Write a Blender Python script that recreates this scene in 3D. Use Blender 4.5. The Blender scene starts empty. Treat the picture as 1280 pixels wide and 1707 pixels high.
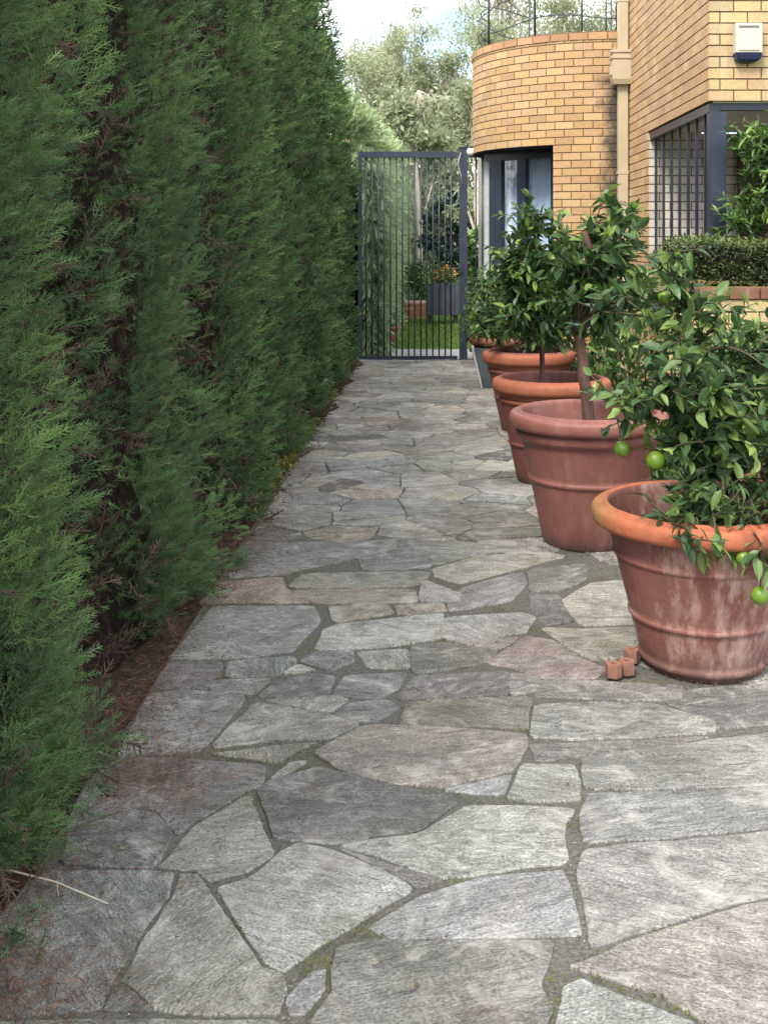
import bpy, math, random
import numpy as np
from mathutils import Vector, noise as mnoise

# ------------------------------------------------------------------ camera, sky, sun, exposure
scene = bpy.context.scene
COL = scene.collection
F, PX, PY, EYE = 1850.0, 720.0, 400.0, 1.35        # focal length and principal point in photo pixels
cam_d = bpy.data.cameras.new('camera'); cam = bpy.data.objects.new('camera', cam_d); COL.objects.link(cam)
cam.location = (0, 0, EYE); cam.rotation_euler = (math.radians(90), 0, 0)
cam_d.sensor_fit = 'VERTICAL'; cam_d.sensor_height = 36.0; cam_d.sensor_width = 36.0
cam_d.lens = F / 1707 * 36
cam_d.shift_x = (640 - PX) / 1707; cam_d.shift_y = (PY - 853.5) / 1707
cam_d.clip_start = 0.05; cam_d.clip_end = 3000
scene.camera = cam

SUN_EL, SUN_AZ = math.radians(52), math.radians(212)   # azimuth from +Y, clockwise
world = bpy.data.worlds.new('World'); scene.world = world; world.use_nodes = True
wn, wl = world.node_tree.nodes, world.node_tree.links
wn.clear()
sky = wn.new('ShaderNodeTexSky'); sky.sky_type = 'NISHITA'; sky.sun_disc = False
sky.sun_elevation = SUN_EL; sky.sun_rotation = SUN_AZ; sky.air_density = 1.0; sky.dust_density = 2.0
wtc = wn.new('ShaderNodeTexCoord'); wmp = wn.new('ShaderNodeMapping'); wmp.inputs['Scale'].default_value = (1.6, 1.6, 4.0); wmp.inputs['Location'].default_value = (.7, .35, .2)
wns = wn.new('ShaderNodeTexNoise'); wns.inputs['Scale'].default_value = 2.2; wns.inputs['Detail'].default_value = 7
wrp = wn.new('ShaderNodeValToRGB'); wrp.color_ramp.elements[0].position = 0.42; wrp.color_ramp.elements[1].position = 0.63
wmx = wn.new('ShaderNodeMix'); wmx.data_type = 'RGBA'; wmx.inputs[7].default_value = (12.0, 11.7, 11.3, 1)
wbg = wn.new('ShaderNodeBackground'); wbg.inputs['Strength'].default_value = 0.10
wo = wn.new('ShaderNodeOutputWorld')
wl.new(wtc.outputs['Generated'], wmp.inputs['Vector']); wl.new(wmp.outputs[0], wns.inputs['Vector'])
wl.new(wns.outputs['Fac'], wrp.inputs[0]); wl.new(wrp.outputs[0], wmx.inputs[0])
wl.new(sky.outputs[0], wmx.inputs[6]); wl.new(wmx.outputs[2], wbg.inputs[0]); wl.new(wbg.outputs[0], wo.inputs[0])

sun_d = bpy.data.lights.new('sun', 'SUN'); sun_d.energy = 1.5; sun_d.angle = math.radians(16); sun_d.color = (1, 0.95, 0.87)
sun = bpy.data.objects.new('sun', sun_d); COL.objects.link(sun)
_sd = Vector((math.sin(SUN_AZ) * math.cos(SUN_EL), math.cos(SUN_AZ) * math.cos(SUN_EL), math.sin(SUN_EL)))
sun.rotation_euler = _sd.to_track_quat('Z', 'Y').to_euler()

scene.view_settings.view_transform = 'Standard'; scene.view_settings.look = 'None'
scene.view_settings.gamma = 1.0; scene.view_settings.exposure = 1.85
scene.render.engine = 'CYCLES'
scene.cycles.max_bounces = 6; scene.cycles.diffuse_bounces = 3; scene.cycles.transparent_max_bounces = 6

rng = np.random.default_rng(7)
random.seed(7)
PI = math.pi

def at(px, py, Y):
    return Vector(((px - PX) / F * Y, Y, EYE - (py - PY) / F * Y))
def ground(px, py, z=0.0):
    Y = (EYE - z) * F / (py - PY)
    return ((px - PX) / F * Y, Y)

# ------------------------------------------------------------------ tagging and mesh helpers
def tag(o, label=None, cat=None, group=None, kind=None):
    if label: o['label'] = label
    if cat: o['category'] = cat
    if group: o['group'] = group
    if kind: o['kind'] = kind
    return o
def thing(name, label, cat, loc=(0, 0, 0), rz=0, group=None):
    o = bpy.data.objects.new(name, None); COL.objects.link(o)
    o.empty_display_size = 0.1
    o.location = loc; o.rotation_euler = (0, 0, rz)
    return tag(o, label, cat, group)
def link(name, me, parent=None):
    o = bpy.data.objects.new(name, me); COL.objects.link(o)
    if parent is not None: o.parent = parent
    return o

class MB:
    """collects polygons; verts in the thing's local space"""
    def __init__(s): s.v = []; s.f = []; s.sm = []; s.col = []
    def add(s, vs, fs, smooth=False, col=None):
        n = len(s.v); s.v += [tuple(p) for p in vs]
        for f in fs: s.f.append([n + i for i in f]); s.sm.append(smooth); s.col.append(col)
    def box(s, x0, y0, z0, x1, y1, z1, col=None):
        v = [(x0,y0,z0),(x1,y0,z0),(x1,y1,z0),(x0,y1,z0),(x0,y0,z1),(x1,y0,z1),(x1,y1,z1),(x0,y1,z1)]
        s.add(v, [(0,3,2,1),(4,5,6,7),(0,1,5,4),(1,2,6,5),(2,3,7,6),(3,0,4,7)], False, col)
    def obox(s, c, u, w, t, L, W, H, col=None):
        """oriented box centred c, axes u,w,t, full sizes L,W,H"""
        c, u, w, t = map(Vector, (c, u, w, t)); vs = []
        for k in (-.5, .5):
            for i, j in ((-.5,-.5),(.5,-.5),(.5,.5),(-.5,.5)): vs.append(c + u*L*i + w*W*j + t*H*k)
        s.add(vs, [(0,3,2,1),(4,5,6,7),(0,1,5,4),(1,2,6,5),(2,3,7,6),(3,0,4,7)], False, col)
    def tube(s, pts, rad, n=8, closed=False, cap=True):
        pts = [Vector(p) for p in pts]
        if not hasattr(rad, '__len__'): rad = [rad] * len(pts)
        rings = []; N = len(pts); prev = None
        for i, p in enumerate(pts):
            if closed: d = pts[(i+1) % N] - pts[i-1]
            else: d = pts[min(i+1, N-1)] - pts[max(i-1, 0)]
            d.normalize()
            if prev is None:
                a = Vector((0,0,1)) if abs(d.z) < .9 else Vector((1,0,0))
                prev = d.cross(a).normalized()
            prev = (prev - d * prev.dot(d)).normalized(); b = d.cross(prev)
            rings.append([p + (prev * math.cos(2*PI*k/n) + b * math.sin(2*PI*k/n)) * rad[i] for k in range(n)])
        vs = [q for r in rings for q in r]; fs = []
        for i in range(N if closed else N-1):
            a, b2 = i*n, ((i+1) % N)*n
            for k in range(n): fs.append((a+k, a+(k+1) % n, b2+(k+1) % n, b2+k))
        if cap and not closed: fs += [tuple(range(n))[::-1], tuple((N-1)*n+k for k in range(n))]
        s.add(vs, fs, True)
    def lathe(s, prof, n=64, wob=0.0, z0=0):
        vs = []; fs = []; m = len(prof)
        for k in range(n):
            a = 2*PI*k/n
            for i, (r, z) in enumerate(prof):
                rr = r * (1 + wob * mnoise.noise(Vector((math.cos(a)*1.5, math.sin(a)*1.5, z*4))))
                vs.append((rr*math.cos(a), rr*math.sin(a), z + z0))
        for k in range(n):
            k2 = (k+1) % n
            for i in range(m-1): fs.append((k*m+i, k2*m+i, k2*m+i+1, k*m+i+1))
        s.add(vs, fs, True)
    def build(s, name, mat, parent=None):
        me = bpy.data.meshes.new(name); me.from_pydata(s.v, [], s.f)
        me.polygons.foreach_set('use_smooth', s.sm)
        if any(c is not None for c in s.col):
            at_ = me.attributes.new('tint', 'FLOAT_COLOR', 'FACE')
            at_.data.foreach_set('color', np.array([c if c is not None else (.5,.5,.5,1) for c in s.col], dtype=np.float32).ravel())
        me.materials.append(mat); me.update()
        return link(name, me, parent)

def quads(name, V, mat, parent=None, v=None, tint=None, smooth=False):
    """V (n,4,3) quads; v (n,4) float point attribute, tint (n,) float"""
    n = V.shape[0]
    me = bpy.data.meshes.new(name)
    me.vertices.add(n*4); me.vertices.foreach_set('co', V.astype(np.float32).ravel())
    me.loops.add(n*4); me.loops.foreach_set('vertex_index', np.arange(n*4, dtype=np.int32))
    me.polygons.add(n); me.polygons.foreach_set('loop_start', np.arange(0, n*4, 4, dtype=np.int32))
    me.update(calc_edges=True)
    if v is not None:
        a = me.attributes.new('along', 'FLOAT', 'POINT'); a.data.foreach_set('value', v.astype(np.float32).ravel())
    if tint is not None:
        a = me.attributes.new('tone', 'FLOAT', 'POINT'); a.data.foreach_set('value', np.repeat(tint, 4).astype(np.float32))
    me.materials.append(mat)
    if name is None: return me
    return link(name, me, parent)

def frames(d, roll=None):
    """(n,3) directions -> (n,3,3) with columns x,y,z=d"""
    d = d / np.linalg.norm(d, axis=1, keepdims=True)
    a = np.where(np.abs(d[:, 2:3]) < .95, np.array([[0, 0, 1.]]), np.array([[1., 0, 0]]))
    x = np.cross(a, d); x /= np.linalg.norm(x, axis=1, keepdims=True); y = np.cross(d, x)
    if roll is not None:
        c, s_ = np.cos(roll)[:, None], np.sin(roll)[:, None]
        x, y = x*c + y*s_, y*c - x*s_
    return np.stack([x, y, d], axis=2)

# ------------------------------------------------------------------ materials
class M:
    def __init__(s, name, rough=.7, spec=.4):
        s.m = bpy.data.materials.new(name); s.m.use_nodes = True
        s.n, s.l = s.m.node_tree.nodes, s.m.node_tree.links
        s.b = s.n['Principled BSDF']; s.b.inputs['Roughness'].default_value = rough
        s.b.inputs['Specular IOR Level'].default_value = spec
        s.tc = None
    def coord(s, kind='Object', scale=(1,1,1), rot=(0,0,0)):
        if not s.tc: s.tc = s.n.new('ShaderNodeTexCoord')
        mp = s.n.new('ShaderNodeMapping'); mp.inputs['Scale'].default_value = scale; mp.inputs['Rotation'].default_value = rot
        s.l.new(s.tc.outputs[kind], mp.inputs[0]); return mp.outputs[0]
    def noise(s, vec, scale, detail=5, rough=.55, dist=0, out='Fac'):
        t = s.n.new('ShaderNodeTexNoise'); t.inputs['Scale'].default_value = scale; t.inputs['Detail'].default_value = detail
        t.inputs['Roughness'].default_value = rough; t.inputs['Distortion'].default_value = dist
        s.l.new(vec, t.inputs['Vector']); return t.outputs[out]
    def vor(s, vec, scale, out='Distance', feat='F1'):
        t = s.n.new('ShaderNodeTexVoronoi'); t.inputs['Scale'].default_value = scale; t.feature = feat
        s.l.new(vec, t.inputs['Vector']); return t.outputs[out]
    def ramp(s, fac, stops):
        r = s.n.new('ShaderNodeValToRGB'); e = r.color_ramp.elements
        while len(e) < len(stops): e.new(.5)
        for i, (p, c) in enumerate(stops):
            e[i].position = p; e[i].color = (*c, 1) if hasattr(c, '__len__') else (c, c, c, 1)
        s.l.new(fac, r.inputs[0]); return r.outputs[0]
    def mix(s, fac, a, b, mode='MIX'):
        x = s.n.new('ShaderNodeMix'); x.data_type = 'RGBA'; x.blend_type = mode
        for sock, val in ((x.inputs[0], fac), (x.inputs[6], a), (x.inputs[7], b)):
            if hasattr(val, 'links') or hasattr(val, 'is_linked'): s.l.new(val, sock)
            elif hasattr(val, '__len__'): sock.default_value = (*val[:3], 1)
            else: sock.default_value = val
        return x.outputs[2]
    def math(s, op, a, b=None):
        x = s.n.new('ShaderNodeMath'); x.operation = op
        for i, val in enumerate((a, b)):
            if val is None: continue
            if hasattr(val, 'is_linked'): s.l.new(val, x.inputs[i])
            else: x.inputs[i].default_value = val
        return x.outputs[0]
    def attr(s, name, out='Fac'):
        x = s.n.new('ShaderNodeAttribute'); x.attribute_name = name; return x.outputs[out]
    def col(s, c):
        if hasattr(c, 'is_linked'): s.l.new(c, s.b.inputs['Base Color'])
        else: s.b.inputs['Base Color'].default_value = (*c, 1)
        return s
    def bump(s, h, strength=.4, dist=.01):
        x = s.n.new('ShaderNodeBump'); x.inputs['Strength'].default_value = strength; x.inputs['Distance'].default_value = dist
        s.l.new(h, x.inputs['Height']); s.l.new(x.outputs[0], s.b.inputs['Normal']); return s
    def roughs(s, v): s.l.new(v, s.b.inputs['Roughness']); return s
    def translucent(s, colsock, fac=.3):
        t = s.n.new('ShaderNodeBsdfTranslucent'); mx = s.n.new('ShaderNodeMixShader'); mx.inputs[0].default_value = fac
        if hasattr(colsock, 'is_linked'): s.l.new(colsock, t.inputs[0])
        else: t.inputs[0].default_value = (*colsock, 1)
        s.l.new(s.b.outputs[0], mx.inputs[1]); s.l.new(t.outputs[0], mx.inputs[2])
        s.l.new(mx.outputs[0], s.n['Material Output'].inputs['Surface']); return s

def foliage_mat(name, dark, mid, tip, rough=.55, spec=.35, trans=.25):
    m = M(name, rough, spec)
    c = m.ramp(m.attr('tone'), [(0, dark), (.5, mid), (1, tip)])
    c2 = m.mix(m.math('MULTIPLY', m.attr('along'), .45), c, tip)
    m.col(c2); m.translucent(c2, trans); return m.m

MAT = {}
MAT['cypress'] = foliage_mat('cypress_foliage', (.025,.055,.028), (.070,.145,.054), (.23,.37,.12), .55, .35, .28)
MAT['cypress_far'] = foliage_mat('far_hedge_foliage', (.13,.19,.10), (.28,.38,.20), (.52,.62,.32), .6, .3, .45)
MAT['dead'] = foliage_mat('dead_twigs', (.030,.024,.020), (.080,.056,.044), (.17,.115,.08), .8, .1, .05)
MAT['citrus'] = foliage_mat('citrus_leaf', (.022,.052,.018), (.055,.115,.032), (.22,.32,.06), .42, .4, .34)
MAT['citrus2'] = foliage_mat('citrus_leaf_blue', (.022,.052,.024), (.058,.118,.040), (.24,.34,.08), .42, .42, .34)
MAT['boxhedge'] = foliage_mat('box_leaf', (.030,.050,.016), (.06,.095,.025), (.17,.20,.06), .45, .4, .2)
MAT['shrub'] = foliage_mat('shrub_leaf', (.025,.055,.018), (.06,.13,.03), (.26,.42,.09), .4, .4, .3)
MAT['olive'] = foliage_mat('olive_leaf', (.17,.20,.12), (.36,.40,.24), (.60,.60,.46), .6, .3, .55)
MAT['golden'] = foliage_mat('golden_leaf', (.30,.22,.10), (.50,.40,.17), (.75,.60,.30), .6, .3, .45)
MAT['bed'] = foliage_mat('bed_leaf', (.05,.09,.035), (.10,.18,.07), (.34,.40,.20), .5, .35, .3)
MAT['palebush'] = foliage_mat('pale_bush_leaf', (.13,.16,.09), (.26,.31,.17), (.48,.50,.34), .6, .3, .5)
MAT['darkleaf'] = foliage_mat('dark_leaf', (.012,.024,.020), (.020,.045,.032), (.05,.09,.05), .35, .5, .1)
MAT['grass'] = foliage_mat('lawn_blades', (.07,.13,.02), (.13,.22,.035), (.26,.34,.07), .5, .3, .3)

def simple(name, c, rough=.6, spec=.4, nscale=20, var=.15, bump=.0, metal=0):
    m = M(name, rough, spec); v = m.coord()
    f = m.noise(v, nscale, 6, .6)
    lo = tuple(x*(1-var) for x in c); hi = tuple(min(1, x*(1+var)) for x in c)
    m.col(m.ramp(f, [(.3, lo), (.7, hi)]))
    if bump: m.bump(m.noise(v, nscale*3, 6, .65), bump, .004)
    m.b.inputs['Metallic'].default_value = metal
    return m.m
MAT['navy'] = simple('navy_painted_steel', (.013,.021,.042), .38, .5, 9, .25)
MAT['gate'] = simple('gate_painted_steel', (.020,.030,.050), .42, .5, 9, .3)
MAT['wire'] = simple('dark_wire', (.03,.035,.045), .5, .4)
MAT['cream'] = simple('cream_downpipe', (.42,.345,.23), .45, .4, 6, .08)
MAT['white_box'] = simple('cream_plastic', (.50,.47,.36), .4, .5, 8, .04)
MAT['blue_plastic'] = simple('blue_plastic', (.010,.015,.055), .3, .6, 8, .05)
MAT['grey_plastic'] = simple('grey_plastic', (.12,.12,.12), .5, .4, 8, .05)
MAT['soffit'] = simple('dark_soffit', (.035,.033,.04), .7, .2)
MAT['stub'] = simple('cut_wood', (.05,.045,.045), .8, .2)
MAT['concrete'] = simple('pale_concrete', (.36,.345,.335), .85, .2, 5, .12, .2)
MAT['greyplanter'] = simple('grey_plaster_planter', (.085,.10,.11), .75, .3, 6, .3, .25)
MAT['slat'] = simple('dark_slat_wood', (.07,.07,.09), .7, .3, 12, .25, .2)
MAT['cloth'] = simple('white_curtain', (.62,.70,.80), .85, .1, 3, .06)
MAT['orange'] = simple('orange_petal', (.52,.22,.03), .5, .3, 30, .2)
MAT['lime'] = None

def bark(name, c1, c2, sc=(6,6,1.2)):
    m = M(name, .85, .2); v = m.coord('Object', sc)
    n1 = m.noise(v, 8, 8, .65, .6)
    m.col(m.ramp(n1, [(.3, c1), (.7, c2)])); m.bump(n1, .8, .012); return m.m
MAT['bark'] = bark('brown_bark', (.045,.028,.024), (.15,.085,.07))
MAT['twig'] = bark('green_brown_twig', (.04,.04,.022), (.11,.10,.055))
MAT['palebark'] = bark('pale_bark', (.28,.24,.19), (.60,.54,.45), (2,2,.4))

m = M('lime_skin', .33, .5); v = m.coord()
m.col(m.ramp(m.noise(v, 14, 3), [(.3, (.07,.15,.012)), (.7, (.15,.235,.022))])); m.bump(m.vor(v, 420), .25, .002)
MAT['lime'] = m.m

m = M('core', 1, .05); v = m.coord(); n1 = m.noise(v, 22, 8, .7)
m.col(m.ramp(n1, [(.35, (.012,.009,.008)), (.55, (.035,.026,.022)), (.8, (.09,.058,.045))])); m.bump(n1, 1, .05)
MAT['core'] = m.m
m = M('soil', .95, .1); v = m.coord(); n1 = m.noise(v, 30, 8, .7)
m.col(m.ramp(n1, [(.3, (.025,.019,.014)), (.55, (.065,.048,.034)), (.75, (.15,.11,.075))])); m.bump(n1, .9, .02)
MAT['soil'] = m.m

# terracotta variants
def terracotta(name, base, rimc, bloom, amt, scale=4.0, zrim=None, rough=.75, rin=.300):
    m = M(name, rough, .3); v = m.coord(); vs_ = m.coord('Object', (1,1,.28))
    big = m.noise(vs_, scale, 6, .6, .8); fine = m.noise(vs_, scale*6, 8, .7)
    blot = m.math('MULTIPLY', big, fine)
    c = m.mix(m.ramp(fine, [(.3, 0), (.7, 1)]), tuple(x*.78 for x in base), base)
    c = m.mix(m.ramp(blot, [(.24, 0), (.40, amt)]), c, bloom)
    pits = m.ramp(m.noise(v, scale*22, 4, .6), [(.30, 1), (.40, 0)])
    c = m.mix(m.math('MULTIPLY', pits, .35*amt), c, tuple(x*.35 for x in base))
    if zrim is not None:
        sx = m.n.new('ShaderNodeSeparateXYZ'); m.l.new(m.coord(), sx.inputs[0])
        g = m.math('GREATER_THAN', sx.outputs[2], zrim); ln = m.n.new('ShaderNodeVectorMath'); ln.operation = 'LENGTH'; cb = m.n.new('ShaderNodeCombineXYZ'); m.l.new(sx.outputs[0], cb.inputs[0]); m.l.new(sx.outputs[1], cb.inputs[1]); m.l.new(cb.outputs[0], ln.inputs[0]); g = m.math('MULTIPLY', g, m.math('GREATER_THAN', ln.outputs['Value'], rin))
        rc = m.mix(m.ramp(m.noise(v, 38, 8, .7), [(.35, 0), (.62, .55)]), rimc, tuple(x*.62 for x in rimc)); rc = m.mix(m.ramp(m.noise(v, 7, 5), [(.48, 0), (.62, .65)]), rc, tuple(a*b for a, b in zip(rimc, (.92, 1.12, 1.05))))
        xx = m.math('ADD', sx.outputs[0], m.math('MULTIPLY', m.noise(v, 12, 4), .16))
        lich = m.ramp(m.math('MULTIPLY', xx, -1), [(.20, 0), (.27, .8)]) if amt > .5 else None
        if lich is not None: rc = m.mix(lich, rc, (.26,.16,.05))
        c = m.mix(g, c, rc)
    sz = m.n.new('ShaderNodeSeparateXYZ'); m.l.new(m.coord(), sz.inputs[0])
    dz = m.ramp(m.math('ADD', sz.outputs[2], m.math('MULTIPLY', m.noise(v, 9, 6, .7), .16)), [(.09, .75), (.19, 0)])
    c = m.mix(dz, c, (.075,.050,.038))
    sg = m.ramp(m.noise(m.coord('Object', (1,1,.12)), 16, 6, .65), [(.52, 0), (.66, .45)]); c = m.mix(m.math('MULTIPLY', sg, min(1, amt+.25)), c, tuple(x*.55 for x in base))
    m.col(c); m.bump(m.noise(v, 60, 8, .7), .3 if amt < .2 else .6, .005); return m.m
MAT['terra_old'] = terracotta('weathered_terracotta', (.215,.088,.068), (.40,.115,.058), (.42,.31,.26), .9, 4.5, .438)
MAT['terra_plain'] = terracotta('smooth_terracotta', (.25,.10,.080), None, (.34,.18,.15), .32, 3, None, .42)
MAT['terra_orange'] = terracotta('orange_rimmed_terracotta', (.18,.066,.050), (.33,.105,.058), (.26,.15,.12), .45, 4, .455, .75, .290)
MAT['terra_brown'] = terracotta('mixed_terracotta', (.26,.10,.065), None, (.32,.19,.15), .3, 5)
MAT['terra_bright'] = terracotta('fresh_terracotta', (.62,.27,.19), None, (.5,.27,.2), .4, 25)

# brick: real bricks with a tint per brick
m = M('yellow_brick', .85, .2); v = m.coord('Object'); tc_ = m.attr('tint', 'Color')
n1 = m.noise(v, 45, 7, .7); c = m.mix(.35, tc_, m.ramp(n1, [(.3, .25), (.7, 1.0)]), 'MULTIPLY')
n2 = m.noise(v, 2.2, 7, .65); c = m.mix(m.ramp(n2, [(.50, 0), (.72, .45)]), c, (.30,.20,.13)); c = m.mix(m.ramp(m.noise(m.coord('Object', (3,3,.5)), 3, 6, .6), [(.55, 0), (.7, .3)]), c, (.66,.56,.42))
m.col(c); m.bump(n1, .5, .004); MAT['brick'] = m.m
m = M('stained_brick', .85, .2); v = m.coord('Object'); tc_ = m.attr('tint', 'Color')
n1 = m.noise(v, 45, 7, .7); c = m.mix(.35, tc_, m.ramp(n1, [(.3, .25), (.7, 1.0)]), 'MULTIPLY')
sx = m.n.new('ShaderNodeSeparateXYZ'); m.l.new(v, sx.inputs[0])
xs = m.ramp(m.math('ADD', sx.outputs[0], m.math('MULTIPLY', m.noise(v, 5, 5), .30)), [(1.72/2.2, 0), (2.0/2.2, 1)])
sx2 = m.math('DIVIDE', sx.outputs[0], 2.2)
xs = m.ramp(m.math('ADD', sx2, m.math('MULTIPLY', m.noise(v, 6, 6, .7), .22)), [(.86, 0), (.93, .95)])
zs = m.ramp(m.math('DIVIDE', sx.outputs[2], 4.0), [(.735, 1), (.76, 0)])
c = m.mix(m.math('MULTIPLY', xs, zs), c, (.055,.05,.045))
m.col(c); m.bump(n1, .5, .004); MAT['brick_tower'] = m.m
m = M('mortar', .95, .1); v = m.coord(); n1 = m.noise(v, 60, 6)
m.col(m.ramp(n1, [(.3, (.13,.082,.045)), (.7, (.23,.15,.085))])); MAT['mortar'] = m.m

# paving: stone and joint
m = M('paving_stone', .72, .35)
uvn = m.n.new('ShaderNodeUVMap'); uvn.uv_map = 'grain'
mp = m.n.new('ShaderNodeMapping'); mp.inputs['Scale'].default_value = (1.0, 6.5, 1); m.l.new(uvn.outputs[0], mp.inputs[0])
mp2 = m.n.new('ShaderNodeMapping'); mp2.inputs['Scale'].default_value = (1.0, 1.6, 1); m.l.new(uvn.outputs[0], mp2.inputs[0])
streak = m.noise(mp.outputs[0], 5, 11, .74, 2.2); speck = m.noise(mp2.outputs[0], 130, 5, .78); mott = m.noise(mp2.outputs[0], 11, 11, .76, 1.6)
wob = m.noise(mp2.outputs[0], 2.6, 4, .5, 1.2); ob = m.coord('Object'); big = m.noise(ob, 1.5, 5, .6, .4)
rnd = m.attr('tint', 'Alpha')
c = m.attr('tint', 'Color')
c = m.mix(m.ramp(rnd, [(.1, .25), (.8, 1)]), c, m.ramp(streak, [(.32, .40), (.43, .82), (.55, 1.08), (.66, 1.50)]), 'MULTIPLY')
c = m.mix(m.ramp(rnd, [(.2, 1), (.9, .45)]), c, m.ramp(mott, [(.30, .34), (.43, .80), (.52, 1.05), (.68, 1.75)]), 'MULTIPLY')
c = m.mix(.9, c, m.ramp(speck, [(.34, .24), (.47, .92), (.62, 1.75)]), 'MULTIPLY')
c = m.mix(m.ramp(wob, [(.40, .0), (.62, .6)]), c, m.mix(1.0, c, (.60,.60,.58), 'MULTIPLY'))
c = m.mix(m.ramp(m.noise(ob, 5.5, 9, .72, 1.0), [(.52, 0), (.66, .62)]), c, (.60,.585,.53))
c = m.mix(m.ramp(m.noise(m.coord('Object', (1,1,1), (0,0,1.1)), 3.4, 9, .7, 1.2), [(.54, 0), (.68, .50)]), c, (.10,.095,.09))
c = m.mix(m.ramp(m.noise(ob, 2.2, 5, .6, 1.0), [(.56, 0), (.70, .22)]), c, (.40,.27,.17))
c = m.mix(m.ramp(big, [(.50, 0), (.70, .55)]), c, m.mix(1.0, c, (.55,.53,.47), 'MULTIPLY'))
grn = m.noise(ob, 3.1, 6, .65); c = m.mix(m.ramp(grn, [(.56, 0), (.75, .35)]), c, (.17,.19,.10))
m.col(c)
hgt = m.math('ADD', m.math('MULTIPLY', streak, 1.0), m.math('MULTIPLY', speck, .28)); hgt = m.math('ADD', hgt, m.math('MULTIPLY', mott, .9))
led = m.noise(mp2.outputs[0], 3.2, 9, .62, 1.3); led = m.math('MULTIPLY', led, 9.0); fl = m.math('FLOOR', led); fr_ = m.math('SUBTRACT', led, fl)
stp = m.math('ADD', fl, m.ramp(fr_, [(.0, 0), (.12, 1)])); hgt = m.math('ADD', hgt, m.math('MULTIPLY', stp, .30))
m.bump(hgt, .85, .013); MAT['stone'] = m.m
m = M('joint_mortar', .95, .1); ob = m.coord('Object'); n1 = m.noise(ob, 90, 7, .7); n2 = m.noise(ob, 3.3, 6, .62); n3 = m.noise(ob, 28, 6, .6)
c = m.ramp(n1, [(.3, (.075,.072,.062)), (.7, (.21,.205,.175))])
moss = m.math('MULTIPLY', m.ramp(n2, [(.56, 0), (.72, .6)]), m.ramp(n3, [(.40, .1), (.6, 1)]))
c = m.mix(moss, c, m.ramp(n1, [(.3, (.07,.085,.015)), (.7, (.24,.26,.04))]))
m.col(c); m.bump(n1, .9, .012); MAT['joint'] = m.m

# ------------------------------------------------------------------ ground sheets
def sheet(name, x0, y0, x1, y1, z, mat, kind='structure'):
    b = MB(); b.add([(x0,y0,z),(x1,y0,z),(x1,y1,z),(x0,y1,z)], [(0,1,2,3)]); o = b.build(name, mat); tag(o, kind=kind); return o
g = M('far_ground', .95, .1); v = g.coord(); n1 = g.noise(v, 4, 8, .65)
g.col(g.ramp(n1, [(.35, (.045,.06,.022)), (.65, (.10,.11,.045))])); g.bump(n1, .5, .03)
sheet('ground', -900, -900, 900, 900, -.022, g.m)
sheet('soil_strip', -2.6, -1.5, -.55, 30, -.010, MAT['soil'])
b = MB()   # bed soil right of the pots (planted strip) up to the planter wall
b.add([(1.30,4.6,-.006),(4.5,4.6,-.006),(4.5,7.3,-.006),(1.3,7.3,-.006)], [(0,1,2,3)])
o = b.build('garden_soil', MAT['soil']); tag(o, kind='structure')
sheet('concrete_path', -1.6, 12.62, 3.5, 13.75, -.004, MAT['concrete'])
lm = M('lawn_turf', .9, .1); v = lm.coord(); n1 = lm.noise(v, 30, 6, .7)
lm.col(lm.ramp(n1, [(.3, (.07,.12,.02)), (.7, (.14,.22,.045))]))
sheet('lawn', -1.0, 13.75, 6, 24, -.008, lm.m)

# ------------------------------------------------------------------ crazy paving
def poly_area(p): return .5 * sum(p[i][0]*p[(i+1) % len(p)][1] - p[(i+1) % len(p)][0]*p[i][1] for i in range(len(p)))
def inside(p, x, y):
    c = False; j = len(p)-1
    for i in range(len(p)):
        xi, yi = p[i]; xj, yj = p[j]
        if (yi > y) != (yj > y) and x < (xj-xi)*(y-yi)/(yj-yi)+xi: c = not c
        j = i
    return c
def resample(p, step):
    out = []
    n = len(p)
    for i in range(n):
        a, b_ = p[i], p[(i+1) % n]; L = math.dist(a, b_); k = max(1, int(round(L/step)))
        for t in range(k): out.append((a[0]+(b_[0]-a[0])*t/k, a[1]+(b_[1]-a[1])*t/k))
    return out
def chaikin(p):
    o_ = []; n = len(p)
    for i in range(n):
        a, c_ = p[i], p[(i+1) % n]
        o_.append((a[0]*.93+c_[0]*.07, a[1]*.93+c_[1]*.07)); o_.append((a[0]*.07+c_[0]*.93, a[1]*.07+c_[1]*.93))
    return o_
def offset(p, d):
    n = len(p); o_ = []
    for i in range(n):
        a, b_, c_ = p[i-1], p[i], p[(i+1) % n]
        e1 = (b_[0]-a[0], b_[1]-a[1]); e2 = (c_[0]-b_[0], c_[1]-b_[1])
        n1_ = (-e1[1]-e2[1], e1[0]+e2[0]); L = math.hypot(*n1_) or 1
        o_.append((b_[0]+n1_[0]/L*d, b_[1]+n1_[1]/L*d))
    return o_

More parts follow.
